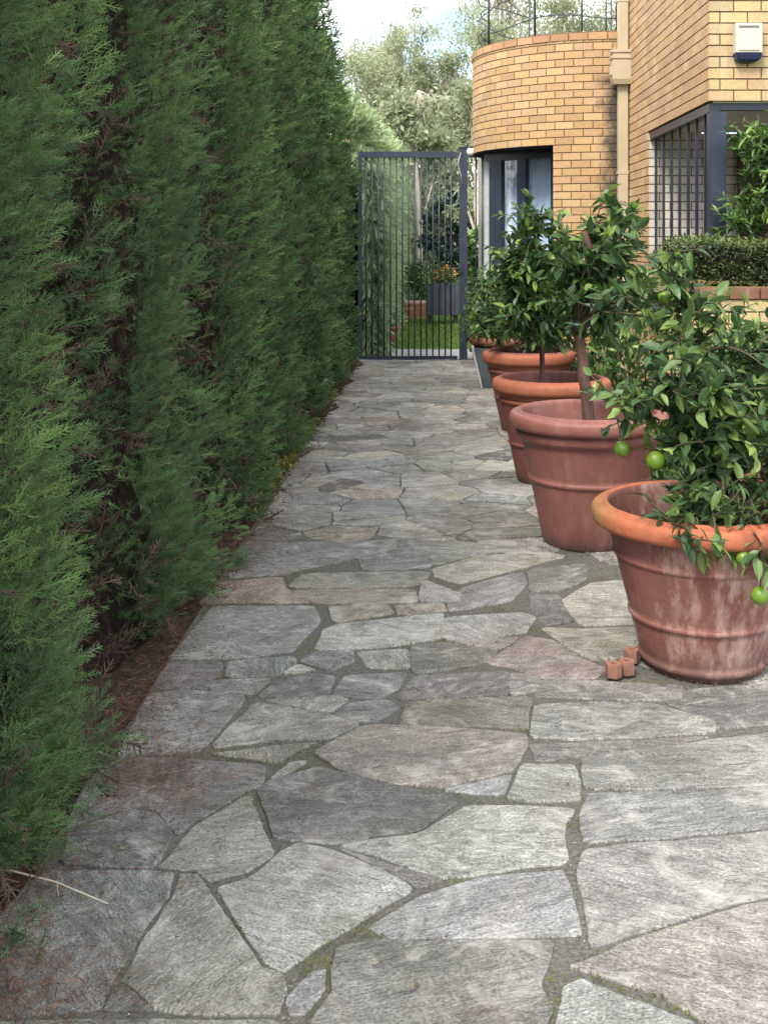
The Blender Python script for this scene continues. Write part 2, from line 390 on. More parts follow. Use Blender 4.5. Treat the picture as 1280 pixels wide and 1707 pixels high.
TR = [  # tone (0 dark .. 1 pale, + hue letter) and outline in photo pixels, laid on the ground plane
(.62,'g',[(300,1455),(330,1456),(360,1500),(400,1560),(440,1610),(472,1622),(477,1645),(465,1687),(350,1690),(258,1684),(225,1645),(200,1632),(235,1570),(270,1525),(290,1490)]),
(.78,'b',[(362,1478),(415,1460),(465,1418),(500,1403),(550,1412),(640,1447),(690,1478),(620,1520),(535,1572),(470,1620),(440,1600),(400,1540)]),
(.60,'g',[(290,1420),(325,1375),(415,1322),(435,1375),(456,1420),(410,1452),(350,1467),(320,1449),(262,1443)]),
(.38,'b',[(100,1437),(115,1385),(215,1350),(260,1354),(290,1390),(270,1425),(250,1445)]),
(.42,'b',[(150,1300),(205,1260),(300,1265),(445,1275),(440,1306),(412,1318),(325,1368),(298,1390),(262,1350),(215,1345),(105,1380)]),
(.45,'b',[(60,1447),(245,1450),(290,1453),(280,1495),(235,1560),(200,1615),(165,1682),(0,1692),(-60,1600)]),
(.40,'g',[(172,1684),(196,1640),(225,1652),(255,1686)]),
(.50,'g',[(-90,1700),(180,1694),(465,1696),(470,1780),(-90,1780)]),
(.52,'p',[(480,1692),(475,1665),(520,1617),(545,1614),(546,1650),(510,1690)]),
(.36,'p',[(560,1577),(620,1564),(700,1568),(925,1564),(918,1610),(902,1640),(922,1680),(890,1780),(480,1780),(520,1697),(552,1650),(552,1612)]),
(.66,'b',[(940,1642),(972,1628),(1030,1654),(1165,1704),(1220,1790),(900,1790),(928,1690)]),
(.58,'g',[(945,1608),(988,1590),(1060,1564),(1160,1532),(1240,1506),(1400,1480),(1400,1790),(1235,1790),(1180,1705),(1100,1657),(1000,1627)]),
(.55,'b',[(974,1414),(1010,1410),(1080,1404),(1400,1372),(1400,1474),(1225,1502),(1160,1524),(1055,1557),(984,1578),(974,1515),(962,1460)]),
(.48,'p',[(968,1264),(1130,1240),(1400,1206),(1400,1300),(1180,1312),(978,1314)]),
(.46,'p',[(978,1320),(1180,1318),(1400,1306),(1400,1366),(1080,1398),(974,1402),(967,1352)]),
(.70,'g',[(844,1328),(873,1272),(954,1275),(966,1302),(966,1332),(895,1335)]),
(.74,'w',[(562,1408),(705,1386),(780,1341),(958,1344),(945,1370),(937,1395),(948,1430),(936,1440),(865,1443),(775,1460),(740,1462),(650,1432)]),
(.66,'b',[(612,1543),(700,1494),(800,1460),(940,1447),(950,1470),(964,1525),(966,1556),(865,1559),(650,1562)]),
(.34,'p',[(565,1412),(640,1435),(735,1464),(700,1480),(640,1446)]),
(.30,'b',[(432,1316),(452,1300),(530,1277),(600,1292),(700,1317),(768,1332),(700,1382),(620,1393),(560,1405),(457,1396),(440,1350)]),
(.52,'y',[(524,1253),(600,1212),(631,1207),(745,1212),(874,1222),(880,1244),(850,1284),(745,1310),(653,1306),(566,1282)]),
(.62,'b',[(737,1316),(850,1290),(840,1325)]),
(.66,'w',[(884,1226),(892,1174),(1000,1169),(1090,1173),(1190,1200),(1190,1218),(1080,1227),(960,1230)]),
(.38,'g',[(885,1240),(960,1238),(1185,1226),(1110,1240),(962,1260),(897,1268)]),
(.28,'p',[(662,1165),(692,1125),(850,1119),(846,1157),(762,1159)]),
(.40,'y',[(668,1208),(676,1170),(736,1163),(884,1161),(878,1216),(815,1208)]),
(.55,'w',[(854,1121),(893,1126),(902,1135),(886,1152),(852,1157)]),
(.50,'g',[(906,1132),(935,1131),(1000,1135),(1135,1143),(1135,1165),(1000,1163),(892,1160)]),
(.30,'b',[(1140,1150),(1400,1130),(1400,1198),(1200,1212),(1110,1168)]),
(.52,'o',[(812,1104),(876,1060),(920,1066),(964,1096),(1012,1113),(990,1128),(907,1130),(863,1113)]),
(.30,'b',[(686,1076),(745,1070),(828,1085),(806,1104),(745,1115),(690,1121)]),
(.55,'g',[(752,1067),(868,1061),(832,1082)]),
(.82,'w',[(527,1082),(540,1050),(566,1040),(735,1021),(737,1030),(730,1064),(640,1077)]),
(.66,'b',[(744,1029),(870,1021),(890,1028),(875,1054),(773,1067),(738,1062)]),
(.58,'o',[(550,1011),(642,1006),(655,1022),(557,1036)]),
(.55,'o',[(662,1009),(735,1005),(743,1017),(668,1025)]),
(.70,'w',[(699,1000),(708,967),(768,990),(753,1002)]),
(.64,'y',[(484,983),(690,982),(695,1002),(560,1004),(530,1005)]),
(.58,'g',[(505,956),(716,952),(694,975),(600,979),(482,978)]),
(.74,'y',[(724,948),(800,926),(910,921),(943,926),(850,950),(768,971),(727,960)]),
(.52,'p',[(774,978),(868,954),(875,972),(850,1000),(752,1017),(748,1006)]),
(.42,'g',[(882,950),(972,939),(977,965),(930,984),(887,985)]),
(.34,'p',[(884,991),(929,993),(953,1035),(907,1041),(892,1022)]),
(.80,'y',[(937,1001),(985,971),(1040,966),(1060,1038),(970,1040)]),
(.66,'y',[(903,1046),(960,1049),(1066,1045),(1082,1080),(1040,1095),(985,1097),(942,1075)]),
(.56,'b',[(283,1098),(330,1043),(356,1010),(522,1010),(533,1035),(507,1060),(485,1086),(390,1096)]),
(.48,'b',[(378,1128),(383,1102),(488,1093),(493,1103),(459,1125)]),
(.42,'b',[(257,1146),(283,1103),(368,1102),(364,1129),(343,1146)]),
(.55,'g',[(357,1134),(453,1130),(425,1155),(354,1150)]),
(.52,'b',[(197,1256),(250,1156),(322,1149),(410,1160),(338,1248),(257,1255)]),
(.50,'g',[(350,1246),(427,1168),(550,1190),(598,1206),(545,1230),(451,1233)]),
(.36,'p',[(431,1159),(459,1135),(520,1121),(556,1126),(543,1159),(494,1164)]),
(.92,'w',[(472,1122),(498,1108),(526,1116)]),
(.36,'p',[(504,1101),(526,1085),(586,1083),(586,1103),(550,1115)]),
(.70,'g',[(597,1086),(677,1081),(681,1113),(614,1111)]),
(.45,'p',[(556,1155),(577,1126),(677,1119),(664,1146),(623,1164)]),
(.52,'g',[(436,1166),(563,1160),(578,1166),(550,1187)]),
(.36,'p',[(556,1189),(586,1171),(644,1166),(668,1177),(623,1203),(602,1202)]),
(.42,'y',[(352,1256),(528,1237),(500,1247),(468,1270),(400,1262)]),
(.78,'w',[(452,1297),(487,1268),(513,1267),(480,1288)]),
(.52,'o',[(335,1003),(372,970),(468,962),(476,982),(518,1004)]),
(.42,'b',[(380,962),(430,907),(558,902),(597,928),(500,948),(470,957)]),
(.44,'b',[(524,906),(698,897),(718,945),(607,949),(601,925)]),
(.60,'g',[(704,896),(800,905),(895,915),(800,921),(724,941)]),
]
HUE = {'g': (1.0,.98,.86), 'b': (.985,.985,.92), 'p': (1.0,.982,.93), 'w': (1.02,.99,.89), 'y': (1.05,1.0,.83), 'o': (1.16,1.0,.82)}
rs = random.Random(11)
SV, SF, SC, SU = [], [], [], []
def stone(poly, tone, hue, h, gap, step, amp, ang=None):
    if poly_area(poly) < 0: poly = poly[::-1]
    if abs(poly_area(poly)) < .0012: return
    p = resample(chaikin(poly), step)
    sd = rs.random()*100
    q = []
    for i, (x, y) in enumerate(p):
        nx = mnoise.noise(Vector((x*9, y*9, sd)))*amp + mnoise.noise(Vector((x*40, y*40, sd)))*amp*.45
        ny = mnoise.noise(Vector((x*9, y*9, sd+50)))*amp + mnoise.noise(Vector((x*40, y*40, sd+50)))*amp*.45
        q.append((x+nx, y+ny))
    sm_ = .35 if abs(poly_area(poly)) < .006 else 1.0
    rings = [(offset(q, gap), -.012), (offset(q, gap+.0008), h-.0022), (offset(q, gap+.0022*sm_), h-.0006), (offset(q, gap+.0050*sm_), h)]
    n = len(q); base = len(SV); tx, ty = rs.uniform(-.0035,.0035), rs.uniform(-.0035,.0035)
    cx = sum(a for a, _ in q)/n; cy = sum(b_ for _, b_ in q)/n
    for r, z in rings:
        for (x, y) in r: SV.append((x, y, z + (0 if z < 0 else (x-cx)*tx + (y-cy)*ty)))
    k = (.070 + .38*tone) ; hc = HUE[hue]; jit = [rs.uniform(.97,1.03) for _ in range(3)]
    colr = (k*hc[0]*jit[0], k*hc[1]*jit[1], k*hc[2]*jit[2], rs.random())
    a = math.radians(rs.uniform(-25, 25) if rs.random() < .6 else rs.uniform(-90, 90)); ca, sa = math.cos(a), math.sin(a); ox, oy = rs.random()*50, rs.random()*50
    def uv(i): x, y, _ = SV[i]; return (x*ca+y*sa+ox, -x*sa+y*ca+oy)
    for lv in range(3):
        for i in range(n):
            f = (base+lv*n+i, base+lv*n+(i+1) % n, base+(lv+1)*n+(i+1) % n, base+(lv+1)*n+i)
            SF.append(f); SC.append(colr if lv < 1 else tuple(min(.75, q_*1.04) for q_ in colr[:3])+(colr[3],)); SU.extend(uv(j) for j in f)
    f = tuple(base+3*n+i for i in range(n)); SF.append(f); SC.append(colr); SU.extend(uv(j) for j in f)

traced = []
for tone, hue, pts in TR:
    g_ = [ground(x, y, .006) for x, y in pts]; traced.append(g_)
    stone(g_, tone, hue, rs.uniform(.0042, .0072), -(.0012+.0042*(sum(p[1] for p in g_)/len(g_)-2)), .018, .0065)

# the rest of the paving: irregular cells
def clip(poly, px_, py_, nx, ny):
    out = []; n = len(poly)
    for i in range(n):
        a, b_ = poly[i], poly[(i+1) % n]
        da = (a[0]-px_)*nx+(a[1]-py_)*ny; db = (b_[0]-px_)*nx+(b_[1]-py_)*ny
        if da <= 0: out.append(a)
        if (da < 0 < db) or (db < 0 < da):
            t = da/(da-db); out.append((a[0]+(b_[0]-a[0])*t, a[1]+(b_[1]-a[1])*t))
    return out
seeds = []
yy = -1.2
while yy < 12.7:
    st = .31 if yy < 5 else .27; xx = -1.0 + rs.random()*.2
    while xx < 4.3:
        seeds.append((xx+rs.uniform(-.15,.15), yy+rs.uniform(-.11,.11))); xx += st*rs.uniform(.7,1.6)
    yy += .225
XL = -.825
def xright(y): return 4.4 if y < 4.55 else 1.32
for i, (sx_, sy_) in enumerate(seeds):
    poly = [(sx_-.6, sy_-.6), (sx_+.6, sy_-.6), (sx_+.6, sy_+.6), (sx_-.6, sy_+.6)]
    for j, (tx, ty) in enumerate(seeds):
        if j == i or abs(tx-sx_) > 1.2 or abs(ty-sy_) > 1.2: continue
        poly = clip(poly, (sx_+tx)/2, (sy_+ty)/2, tx-sx_, ty-sy_)
        if len(poly) < 3: break
    if len(poly) >= 3: poly = clip(poly, XL, 0, -1, 0)
    if len(poly) >= 3: poly = clip(poly, xright(sy_), 0, 1, 0)
    if len(poly) >= 3: poly = clip(poly, 0, 12.45, 0, 1)
    if len(poly) < 3: continue
    ov = 0; tot = 0
    xs_ = [p[0] for p in poly]; ys_ = [p[1] for p in poly]
    cen = (sum(xs_)/len(xs_), sum(ys_)/len(ys_))
    if cen[1] < 5.6 and cen[1] > 1.6:
        for k in range(40):
            x, y = rs.uniform(min(xs_), max(xs_)), rs.uniform(min(ys_), max(ys_))
            if not inside(poly, x, y): continue
            tot += 1; ov += any(inside(t, x, y) for t in traced)
        if tot and ov/tot > .30: continue
    low = ov > 0
    tone = min(.95, max(.15, rs.gauss(.60, .19))); hue = rs.choice('ggggbbpwwwyyo' if sy_ > 5 else 'ggbbpw')
    parts_ = [poly]
    if rs.random() < .30:   # a split slab
        a = rs.uniform(-.5, .5) ; nx, ny = math.sin(a), math.cos(a)
        A = clip(poly, cen[0], cen[1], nx, ny); B = clip(poly, cen[0], cen[1], -nx, -ny); parts_ = [A, B]
    for q in parts_:
        if len(q) >= 3: stone(q, tone+rs.uniform(-.08,.08), hue, .0030 if low else rs.uniform(.005,.010), .0030, .03 if sy_ < 6 else .05, .012)
me = bpy.data.meshes.new('path'); me.from_pydata(SV, [], SF)
uvl = me.uv_layers.new(name='grain'); uvl.data.foreach_set('uv', np.array(SU, dtype=np.float32).ravel())
ta = me.attributes.new('tint', 'FLOAT_COLOR', 'FACE'); ta.data.foreach_set('color', np.array(SC, dtype=np.float32).ravel())
me.materials.append(MAT['stone']); o = link('path', me); tag(o, kind='structure')
# joints: a gently uneven mortar bed
nx_, ny_ = 90, 220
X = np.linspace(XL-.02, 1.34, nx_); Yg = np.linspace(-1.4, 12.50, ny_)
b = MB(); vs = []
for yv in Yg:
    for xv in X: vs.append((xv, yv, .0005+.0035*mnoise.noise(Vector((xv*6, yv*6, 3)))))
b.add(vs, [(j*nx_+i, j*nx_+i+1, (j+1)*nx_+i+1, (j+1)*nx_+i) for j in range(ny_-1) for i in range(nx_-1)], True)
b.add([(1.34,-1.4,.0005),(4.4,-1.4,.0005),(4.4,4.58,.0005),(1.34,4.58,.0005)], [(0,1,2,3)])
o = b.build('path_mortar', MAT['joint']); tag(o, kind='structure')

# moss cushions and grit lying in the joints
bbs = [(min(p[0] for p in t_), max(p[0] for p in t_), min(p[1] for p in t_), max(p[1] for p in t_)) for t_ in traced]
mv, mt_, gv, gt_ = [], [], [], []
rm = random.Random(23)
for k in range(150000):
    y = 1.85+3.6*rm.random(); x = rm.uniform(max(XL, -.40*y), min(2.0, .31*y))
    if any(bb[0] < x < bb[1] and bb[2] < y < bb[3] and inside(t_, x, y) for bb, t_ in zip(bbs, traced)): continue
    mo = mnoise.noise(Vector((x*2.3, y*2.3, 9)))+.5*mnoise.noise(Vector((x*14, y*14, 2)))
    a = rm.random()*6.28
    if mo > .17:
        l = rm.uniform(.0015, .0035); z = .003+rm.random()*.005
        d = (math.cos(a)*l, math.sin(a)*l); e = (-d[1]*.45, d[0]*.45)
        mv.append([(x-d[0], y-d[1], z), (x+e[0], y+e[1], z+l*.6), (x+d[0], y+d[1], z+l*rm.random()), (x-e[0], y-e[1], z)]); mt_.append(rm.gauss(.5, .2))
    elif rm.random() < .10:
        l = rm.uniform(.0012, .0035); z = .004
        q = [(x+l*math.cos(a+i*1.57)*rm.uniform(.7, 1.2), y+l*math.sin(a+i*1.57)*rm.uniform(.7, 1.2), z+l*rm.uniform(.2, .9)) for i in range(4)]
        gv.append(q); gt_.append(rm.random())
mm_ = foliage_mat('joint_moss', (.045,.055,.012), (.10,.115,.025), (.20,.21,.05), .9, .1, .2)
tag(quads('joint_moss', np.array(mv), mm_, v=np.zeros((len(mv), 4)), tint=np.clip(mt_, 0, 1)), 'yellow green moss growing in the joints between the slabs', 'moss', kind='stuff')
gm_ = foliage_mat('joint_grit', (.08,.07,.06), (.18,.165,.14), (.30,.28,.24), .9, .1, .0)
tag(quads('joint_grit', np.array(gv), gm_, v=np.zeros((len(gv), 4)), tint=np.array(gt_)), 'loose grit in the joints between the slabs', 'grit', kind='stuff')

# ------------------------------------------------------------------ cypress hedge
def spray(nodes, subs, w, seed, flat=.35):
    """unit-length feathery spray along +Z as quads (n,4,3) and along-values (n,4)"""
    r = np.random.default_rng(seed); Q = []; A = []
    def seg(p0, p1, w0, w1, a0, a1):
        d = p1-p0; s_ = np.cross(d, r.normal(size=3)*.6+np.array([0, 1., .2])); s_ /= np.linalg.norm(s_)+1e-9
        Q.append([p0-s_*w0, p0+s_*w0, p1+s_*w1, p1-s_*w1]); A.append([a0, a0, a1, a1])
    prev = np.zeros(3); bend = r.normal(size=2)*.10
    def axis(t): return np.array([bend[0]*t*t, bend[1]*t*t, t])
    for i in range(3): seg(axis(i/3), axis((i+1)/3), w*1.1, w*.9, i/3*.5, (i+1)/3*.8)
    for i in range(nodes):
        t = .08+.9*i/nodes; p = axis(t); L = .36*(1-t)**.7+.09
        for s_ in (-1, 1):
            ph = r.normal()*flat + (0 if i % 2 else PI/2*.35)
            dr = np.array([math.cos(ph)*s_*.72, math.sin(ph)*s_*.72, .85]); dr /= np.linalg.norm(dr)
            e = p+dr*L*r.uniform(.75, 1.15); seg(p, e, w*.9, w*.35, t*.6, min(1, t*.6+.5))
            for k in range(subs):
                u = (k+.6)/(subs+.4); q = p+(e-p)*u
                d2 = dr*.9+r.normal(size=3)*.42+np.array([0, 0, .2]); d2 /= np.linalg.norm(d2)
                seg(q, q+d2*L*.36*(1.15-u*.6), w*.8, w*.3, t*.5+.2, 1.0)
    return np.array(Q), np.array(A)

def cloud(T, A, pos, dirs, scale, tone, roll=None):
    """instances of templates baked to quads"""
    n = len(pos); Fm = frames(dirs, rng.uniform(0, 2*PI, n) if roll is None else roll) * scale[:, None, None]
    V = np.einsum('nij,qkj->nqki', Fm, T) + pos[:, None, None, :]
    return V.reshape(-1, 4, 3), np.tile(A, (n, 1, 1)).reshape(-1, 4), np.repeat(tone, T.shape[0])

def crown_cloud(H, R, nclump, per, tmpl, slen, seed, droop=0.0, base=.02):
    r = np.random.default_rng(seed); P, D, S, T = [], [], [], []
    def prof(z):
        t = z/H
        return R*(.99+.04*math.sin(z*2.1+seed))*np.sqrt(np.clip(1.02-t**5, 0.01, 1))
    for c in range(nclump+60):
        z = base+(H-base)*((c+r.random())/nclump); th = c*2.39996+r.normal()*.35
        if c >= nclump: z = .02+.25*r.random()
        rad = np.array([math.cos(th), math.sin(th), 0]); tang = np.array([-math.sin(th), math.cos(th), 0])
        ax = rad*.55+np.array([0, 0, .95-droop])+tang*r.normal()*.25; ax /= np.linalg.norm(ax)
        rr = prof(z)*(.82+.06*r.normal()); cen = rad*rr+np.array([0, 0, z])
        Lc = r.uniform(.22, .42); Wc = Lc*.33; tone = np.clip(.42+.22*r.normal(), .05, .95)
        n = int(per*Lc/.36); u = r.random(n)
        ph = r.uniform(0, 2*PI, n); e1 = np.cross(ax, rad); e1 /= np.linalg.norm(e1); e2 = np.cross(ax, e1)
        ring = np.cos(ph)[:, None]*e1+np.sin(ph)[:, None]*e2
        wd = Wc*np.sin(PI*np.clip(u*.85+.12, 0, 1))**.7*np.sqrt(r.random(n))
        p = cen+ax*((u-.45)*Lc)[:, None]+ring*wd[:, None]
        outw = (ring@rad)
        keep = outw > -.55; p = p[keep]; ring = ring[keep]; u = u[keep]; n = keep.sum()
        d = ax*.75+ring*(.85-.45*u)[:, None]+rad*.30+r.normal(size=(n, 3))*.28+np.array([0, 0, -droop*.4])
        P.append(p); D.append(d); S.append(slen*r.uniform(.65, 1.25, n)); T.append(np.clip(tone+.13*r.normal(size=n)+.10*(u-.5), 0, 1))
    P, D, S, T = map(np.concatenate, (P, D, S, T))
    P[:, 2] = np.where(P[:, 2] < .03, .03+r.random(len(P))*.12, P[:, 2])
    return cloud(*tmpl, P, D, S, T)

def core_mesh(H, R, seed, z0=.0):
    b = MB(); n, mz = 28, 40; vs = []
    for j in range(mz+1):
        z = z0+(H*.96-z0)*j/mz
        for k in range(n):
            a = 2*PI*k/n; f = R*math.sqrt(max(.02, 1-(z/H)**5))*(.9+.22*mnoise.noise(Vector((math.cos(a)*2, math.sin(a)*2, z*2.5+seed))))
            vs.append((f*math.cos(a), f*math.sin(a), z))
    fs = [(j*n+k, j*n+(k+1) % n, (j+1)*n+(k+1) % n, (j+1)*n+k) for j in range(mz) for k in range(n)]+[tuple(mz*n+k for k in range(n))]
    b.add(vs, fs, True); return b

sp0 = spray(6, 3, .014, 1, .7); sp1 = spray(5, 2, .024, 2, .7); sp2 = spray(4, 1, .045, 3, .6)
def dead_cloud(H, R, n, seed, tm, zmax=None):
    r = np.random.default_rng(seed); z = r.random(n)**1.25*H*.93; sx_ = np.where(r.random(n) < .8, 1, -1); u = r.uniform(-1, 1, n); u = np.sign(u)*np.abs(u)**.45
    y_ = u*.70; x_ = sx_*(R*.66*.80*np.sqrt(np.clip(1-(y_/(R*.66*1.95))**2, .05, 1))+.03+.09*r.random(n))
    x_ = x_*(1+.60*np.clip(1-z/.45, 0, 1)); P = np.stack([x_, y_, z+.03], 1); D = np.stack([sx_*.8, r.normal(size=n)*.5, r.normal(size=n)*.7+.3], 1)+r.normal(size=(n, 3))*.3
    return cloud(*tm, P, D, .10*r.uniform(.5, 1.5, n), np.clip(r.normal(.42, .25, n), 0, 1))

def tree_meshes(H, R, nclump, per, tm, slen, seed, ndead):
    V, A, T = crown_cloud(H, R, nclump, per, tm, slen, seed); V[:, :, 1] *= .86
    return V, A, T, dead_cloud(H, R, ndead, seed+9, tm)
def mesh_only(name, V, mat, A, T):
    o_ = quads(name, V, mat, v=A, tint=T); me_ = o_.data; bpy.data.objects.remove(o_); return me_
HS = []
for key, (H, R, nc, per, tm, sl, sd, nd) in {
    'near': (3.75, .55, 430, 62, sp0, .074, 21, 1000),
    'mid': (3.75, .545, 390, 46, sp1, .085, 22, 900),
    'far': (3.7, .54, 340, 30, sp2, .105, 23, 600)}.items():
    V, A, T, (dv, da, dt) = tree_meshes(H, R, nc, per, tm, sl, sd, nd)
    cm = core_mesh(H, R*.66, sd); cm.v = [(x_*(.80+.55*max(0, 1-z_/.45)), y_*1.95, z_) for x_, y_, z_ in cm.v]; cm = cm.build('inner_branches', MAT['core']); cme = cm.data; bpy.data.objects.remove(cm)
    tb = MB(); tb.tube([(0,0,-.02),(.01,0,1.2),(0,.01,H*.9)], [.085,.06,.02], 10); to = tb.build('trunk', MAT['bark']); tme = to.data; bpy.data.objects.remove(to)
    HS.append(dict(crown=mesh_only('crown', V, MAT['cypress'], A, T), dead=mesh_only('dead_twigs', dv, MAT['dead'], da, dt), core=cme, trunk=tme))
labs = ['tall dark green cypress at the very front left edge, cut off by the frame',
 'frontmost full cypress of the hedge, bright feathery tips hanging over the nearest slabs',
 'second cypress along the hedge with a patch of dead brown twigs inside',
 'third cypress along the hedge, narrow column beside the needle litter',
 'fourth cypress along the hedge, dark column level with the middle pots',
 'fifth cypress along the hedge, slim dark column further down the path',
 'sixth cypress along the hedge, second to last before the gate',
 'last cypress before the gate, touching the left end of the metal gate']
HX = -1.37
for i, (y, lv, s_, rz, dx) in enumerate([(1.02,0,1.0,PI,-.10),(2.46,0,1.03,0,.0),(3.95,0,.99,PI,-.02),(5.42,1,1.0,0,.0),(6.9,1,1.06,PI,-.02),(8.4,2,1.10,0,0),(9.9,2,1.07,PI,.0),(11.35,2,.93,0,.0)]):  # first tree stands out of view, added for the shadow it casts
    t = thing('cypress_tree', labs[i], 'cypress', (HX+dx, y, 0), 0, 'cypresses forming the tall hedge')
    t.scale = (1, 1, s_)
    h = HS[lv]
    link('trunk', h['trunk'], t); link('crown', h['crown'], t).rotation_euler.z = rz
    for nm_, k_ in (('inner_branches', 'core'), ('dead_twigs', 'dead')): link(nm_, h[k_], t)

# hedge running on beyond the gate, with hanging tips
r = np.random.default_rng(5); P, D, S, T = [], [], [], []
n = 15000
y = 12.7+r.random(n)**1.25*19; top = 2.85+(y-12.7)*.055
f = r.random(n); z = f*top
bulge = .18*np.sin(y*4.3)+.10*np.sin(y*9.7+z*2)
x = -.74-.05*bulge*2-.55*np.clip((z/top-.72)/.28, 0, 1)**2+r.normal(size=n)*.05
P = np.stack([x, y, z+.05], 1); D = np.stack([.35+.2*r.normal(size=n), .25*r.normal(size=n)-.1, np.where(z/top > .85, .5, -.9)+.25*r.normal(size=n)], 1)
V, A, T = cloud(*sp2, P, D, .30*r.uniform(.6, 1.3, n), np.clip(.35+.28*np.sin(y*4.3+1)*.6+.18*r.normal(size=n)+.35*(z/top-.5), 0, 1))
fh = thing('conifer_hedge', 'paler conifer hedge with trailing tips running on behind the gate bars', 'hedge', (-1.5, 13, 0))
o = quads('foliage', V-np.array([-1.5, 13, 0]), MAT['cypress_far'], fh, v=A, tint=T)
b = MB(); vs = []
ys = np.linspace(-.3, 18.5, 30)
for yv in ys:
    tp = 2.7+yv*.055
    for (xv, zv) in ((.60,0),(.62,tp*.5),(.58,tp*.72),(.40,tp*.9),(0,tp),(-.5,tp*.9),(-.6,0)): vs.append((xv+.03*math.sin(yv*4), yv, zv))
b.add(vs, [(j*7+i, j*7+i+1, (j+1)*7+i+1, (j+1)*7+i) for j in range(29) for i in range(6)]+[tuple(range(7))[::-1], tuple(29*7+i for i in range(7))], True)
b.build('inner_branches', MAT['core'], fh)

# ------------------------------------------------------------------ litter under the hedge
def needles(n, gen, L, W, tone, seed):
    r = np.random.default_rng(seed); p = gen(r, n); a = r.uniform(0, 2*PI, n)
    d = np.stack([np.cos(a), np.sin(a), r.normal(size=n)*.12], 1); s_ = np.stack([-np.sin(a), np.cos(a), r.normal(size=n)*.4], 1)
    l = (L*r.uniform(.5, 1.5, n))[:, None]; w = (W*r.uniform(.6, 1.4, n))[:, None]
    V = np.stack([p-d*l-s_*w, p-d*l+s_*w, p+d*l+s_*w*.5, p+d*l-s_*w*.5], 1)
    return V, np.zeros((n, 4)), np.clip(r.normal(tone, .22, n), 0, 1)
def edge(r, n):
    y = 1.6+r.random(n)**1.3*10; w = .07+.06*np.sin(y*4.2)+.04*np.sin(y*11)
    x = XL-.12+np.abs(r.normal(size=n))*(w+.04); return np.stack([x, y, .010+r.random(n)*.012], 1)
def patch(cx, cy, sx, sy):
    return lambda r, n: np.stack([cx+r.normal(size=n)*sx, cy+r.normal(size=n)*sy, .012+r.random(n)*.006], 1)
pieces = [needles(24000, edge, .0075, .0009, .35, 31)]
for (px_, py_, sx_, sy_, n_) in [(245,1300,.085,.10,2600),(430,905,.09,.20,1700),(385,985,.09,.14,1500),(60,1660,.09,.06,700),(20,1600,.05,.09,400),(230,1180,.05,.14,900)]:
    gx, gy = ground(px_, py_); pieces.append(needles(n_, patch(gx, gy, sx_*1.15, sy_*1.15), .0065, .0008, .5, 40+px_))
V = np.concatenate([p[0] for p in pieces]); A = np.concatenate([p[1] for p in pieces]); T = np.concatenate([p[2] for p in pieces])
m_ = foliage_mat('dry_needles', (.05,.033,.025), (.145,.080,.055), (.30,.17,.11), .85, .1, .05)
o = quads('needle_litter', V, m_, v=A, tint=T); tag(o, 'reddish brown needles and litter along the foot of the hedge', 'litter', kind='stuff')

# ------------------------------------------------------------------ broad leaves
def leaf_template(nseg=4, wid=.42, fold=.18, curl=.22):
    Q, A = [], []
    ws = [math.sin(PI*min(1, (i/nseg)**.85*.97+.03))**.8*wid/2 for i in range(nseg+1)]; ws[0] = .012; ws[-1] = .0
    for s_ in (-1, 1):
        for i in range(nseg):
            t0, t1 = i/nseg, (i+1)/nseg
            def P(t, w): return (s_*w, fold*w*2-curl*t*t, t)
            q = [P(t0, 0), P(t0, ws[i]), P(t1, ws[i+1]), P(t1, 0)]
            if s_ > 0: q = q[::-1]
            Q.append(q); A.append([0]*4)
    return np.array(Q), np.array(A)
LF = leaf_template(); LF2 = leaf_template(2, .45, .15, .2); LF_N = leaf_template(3, .22, .1, .35)

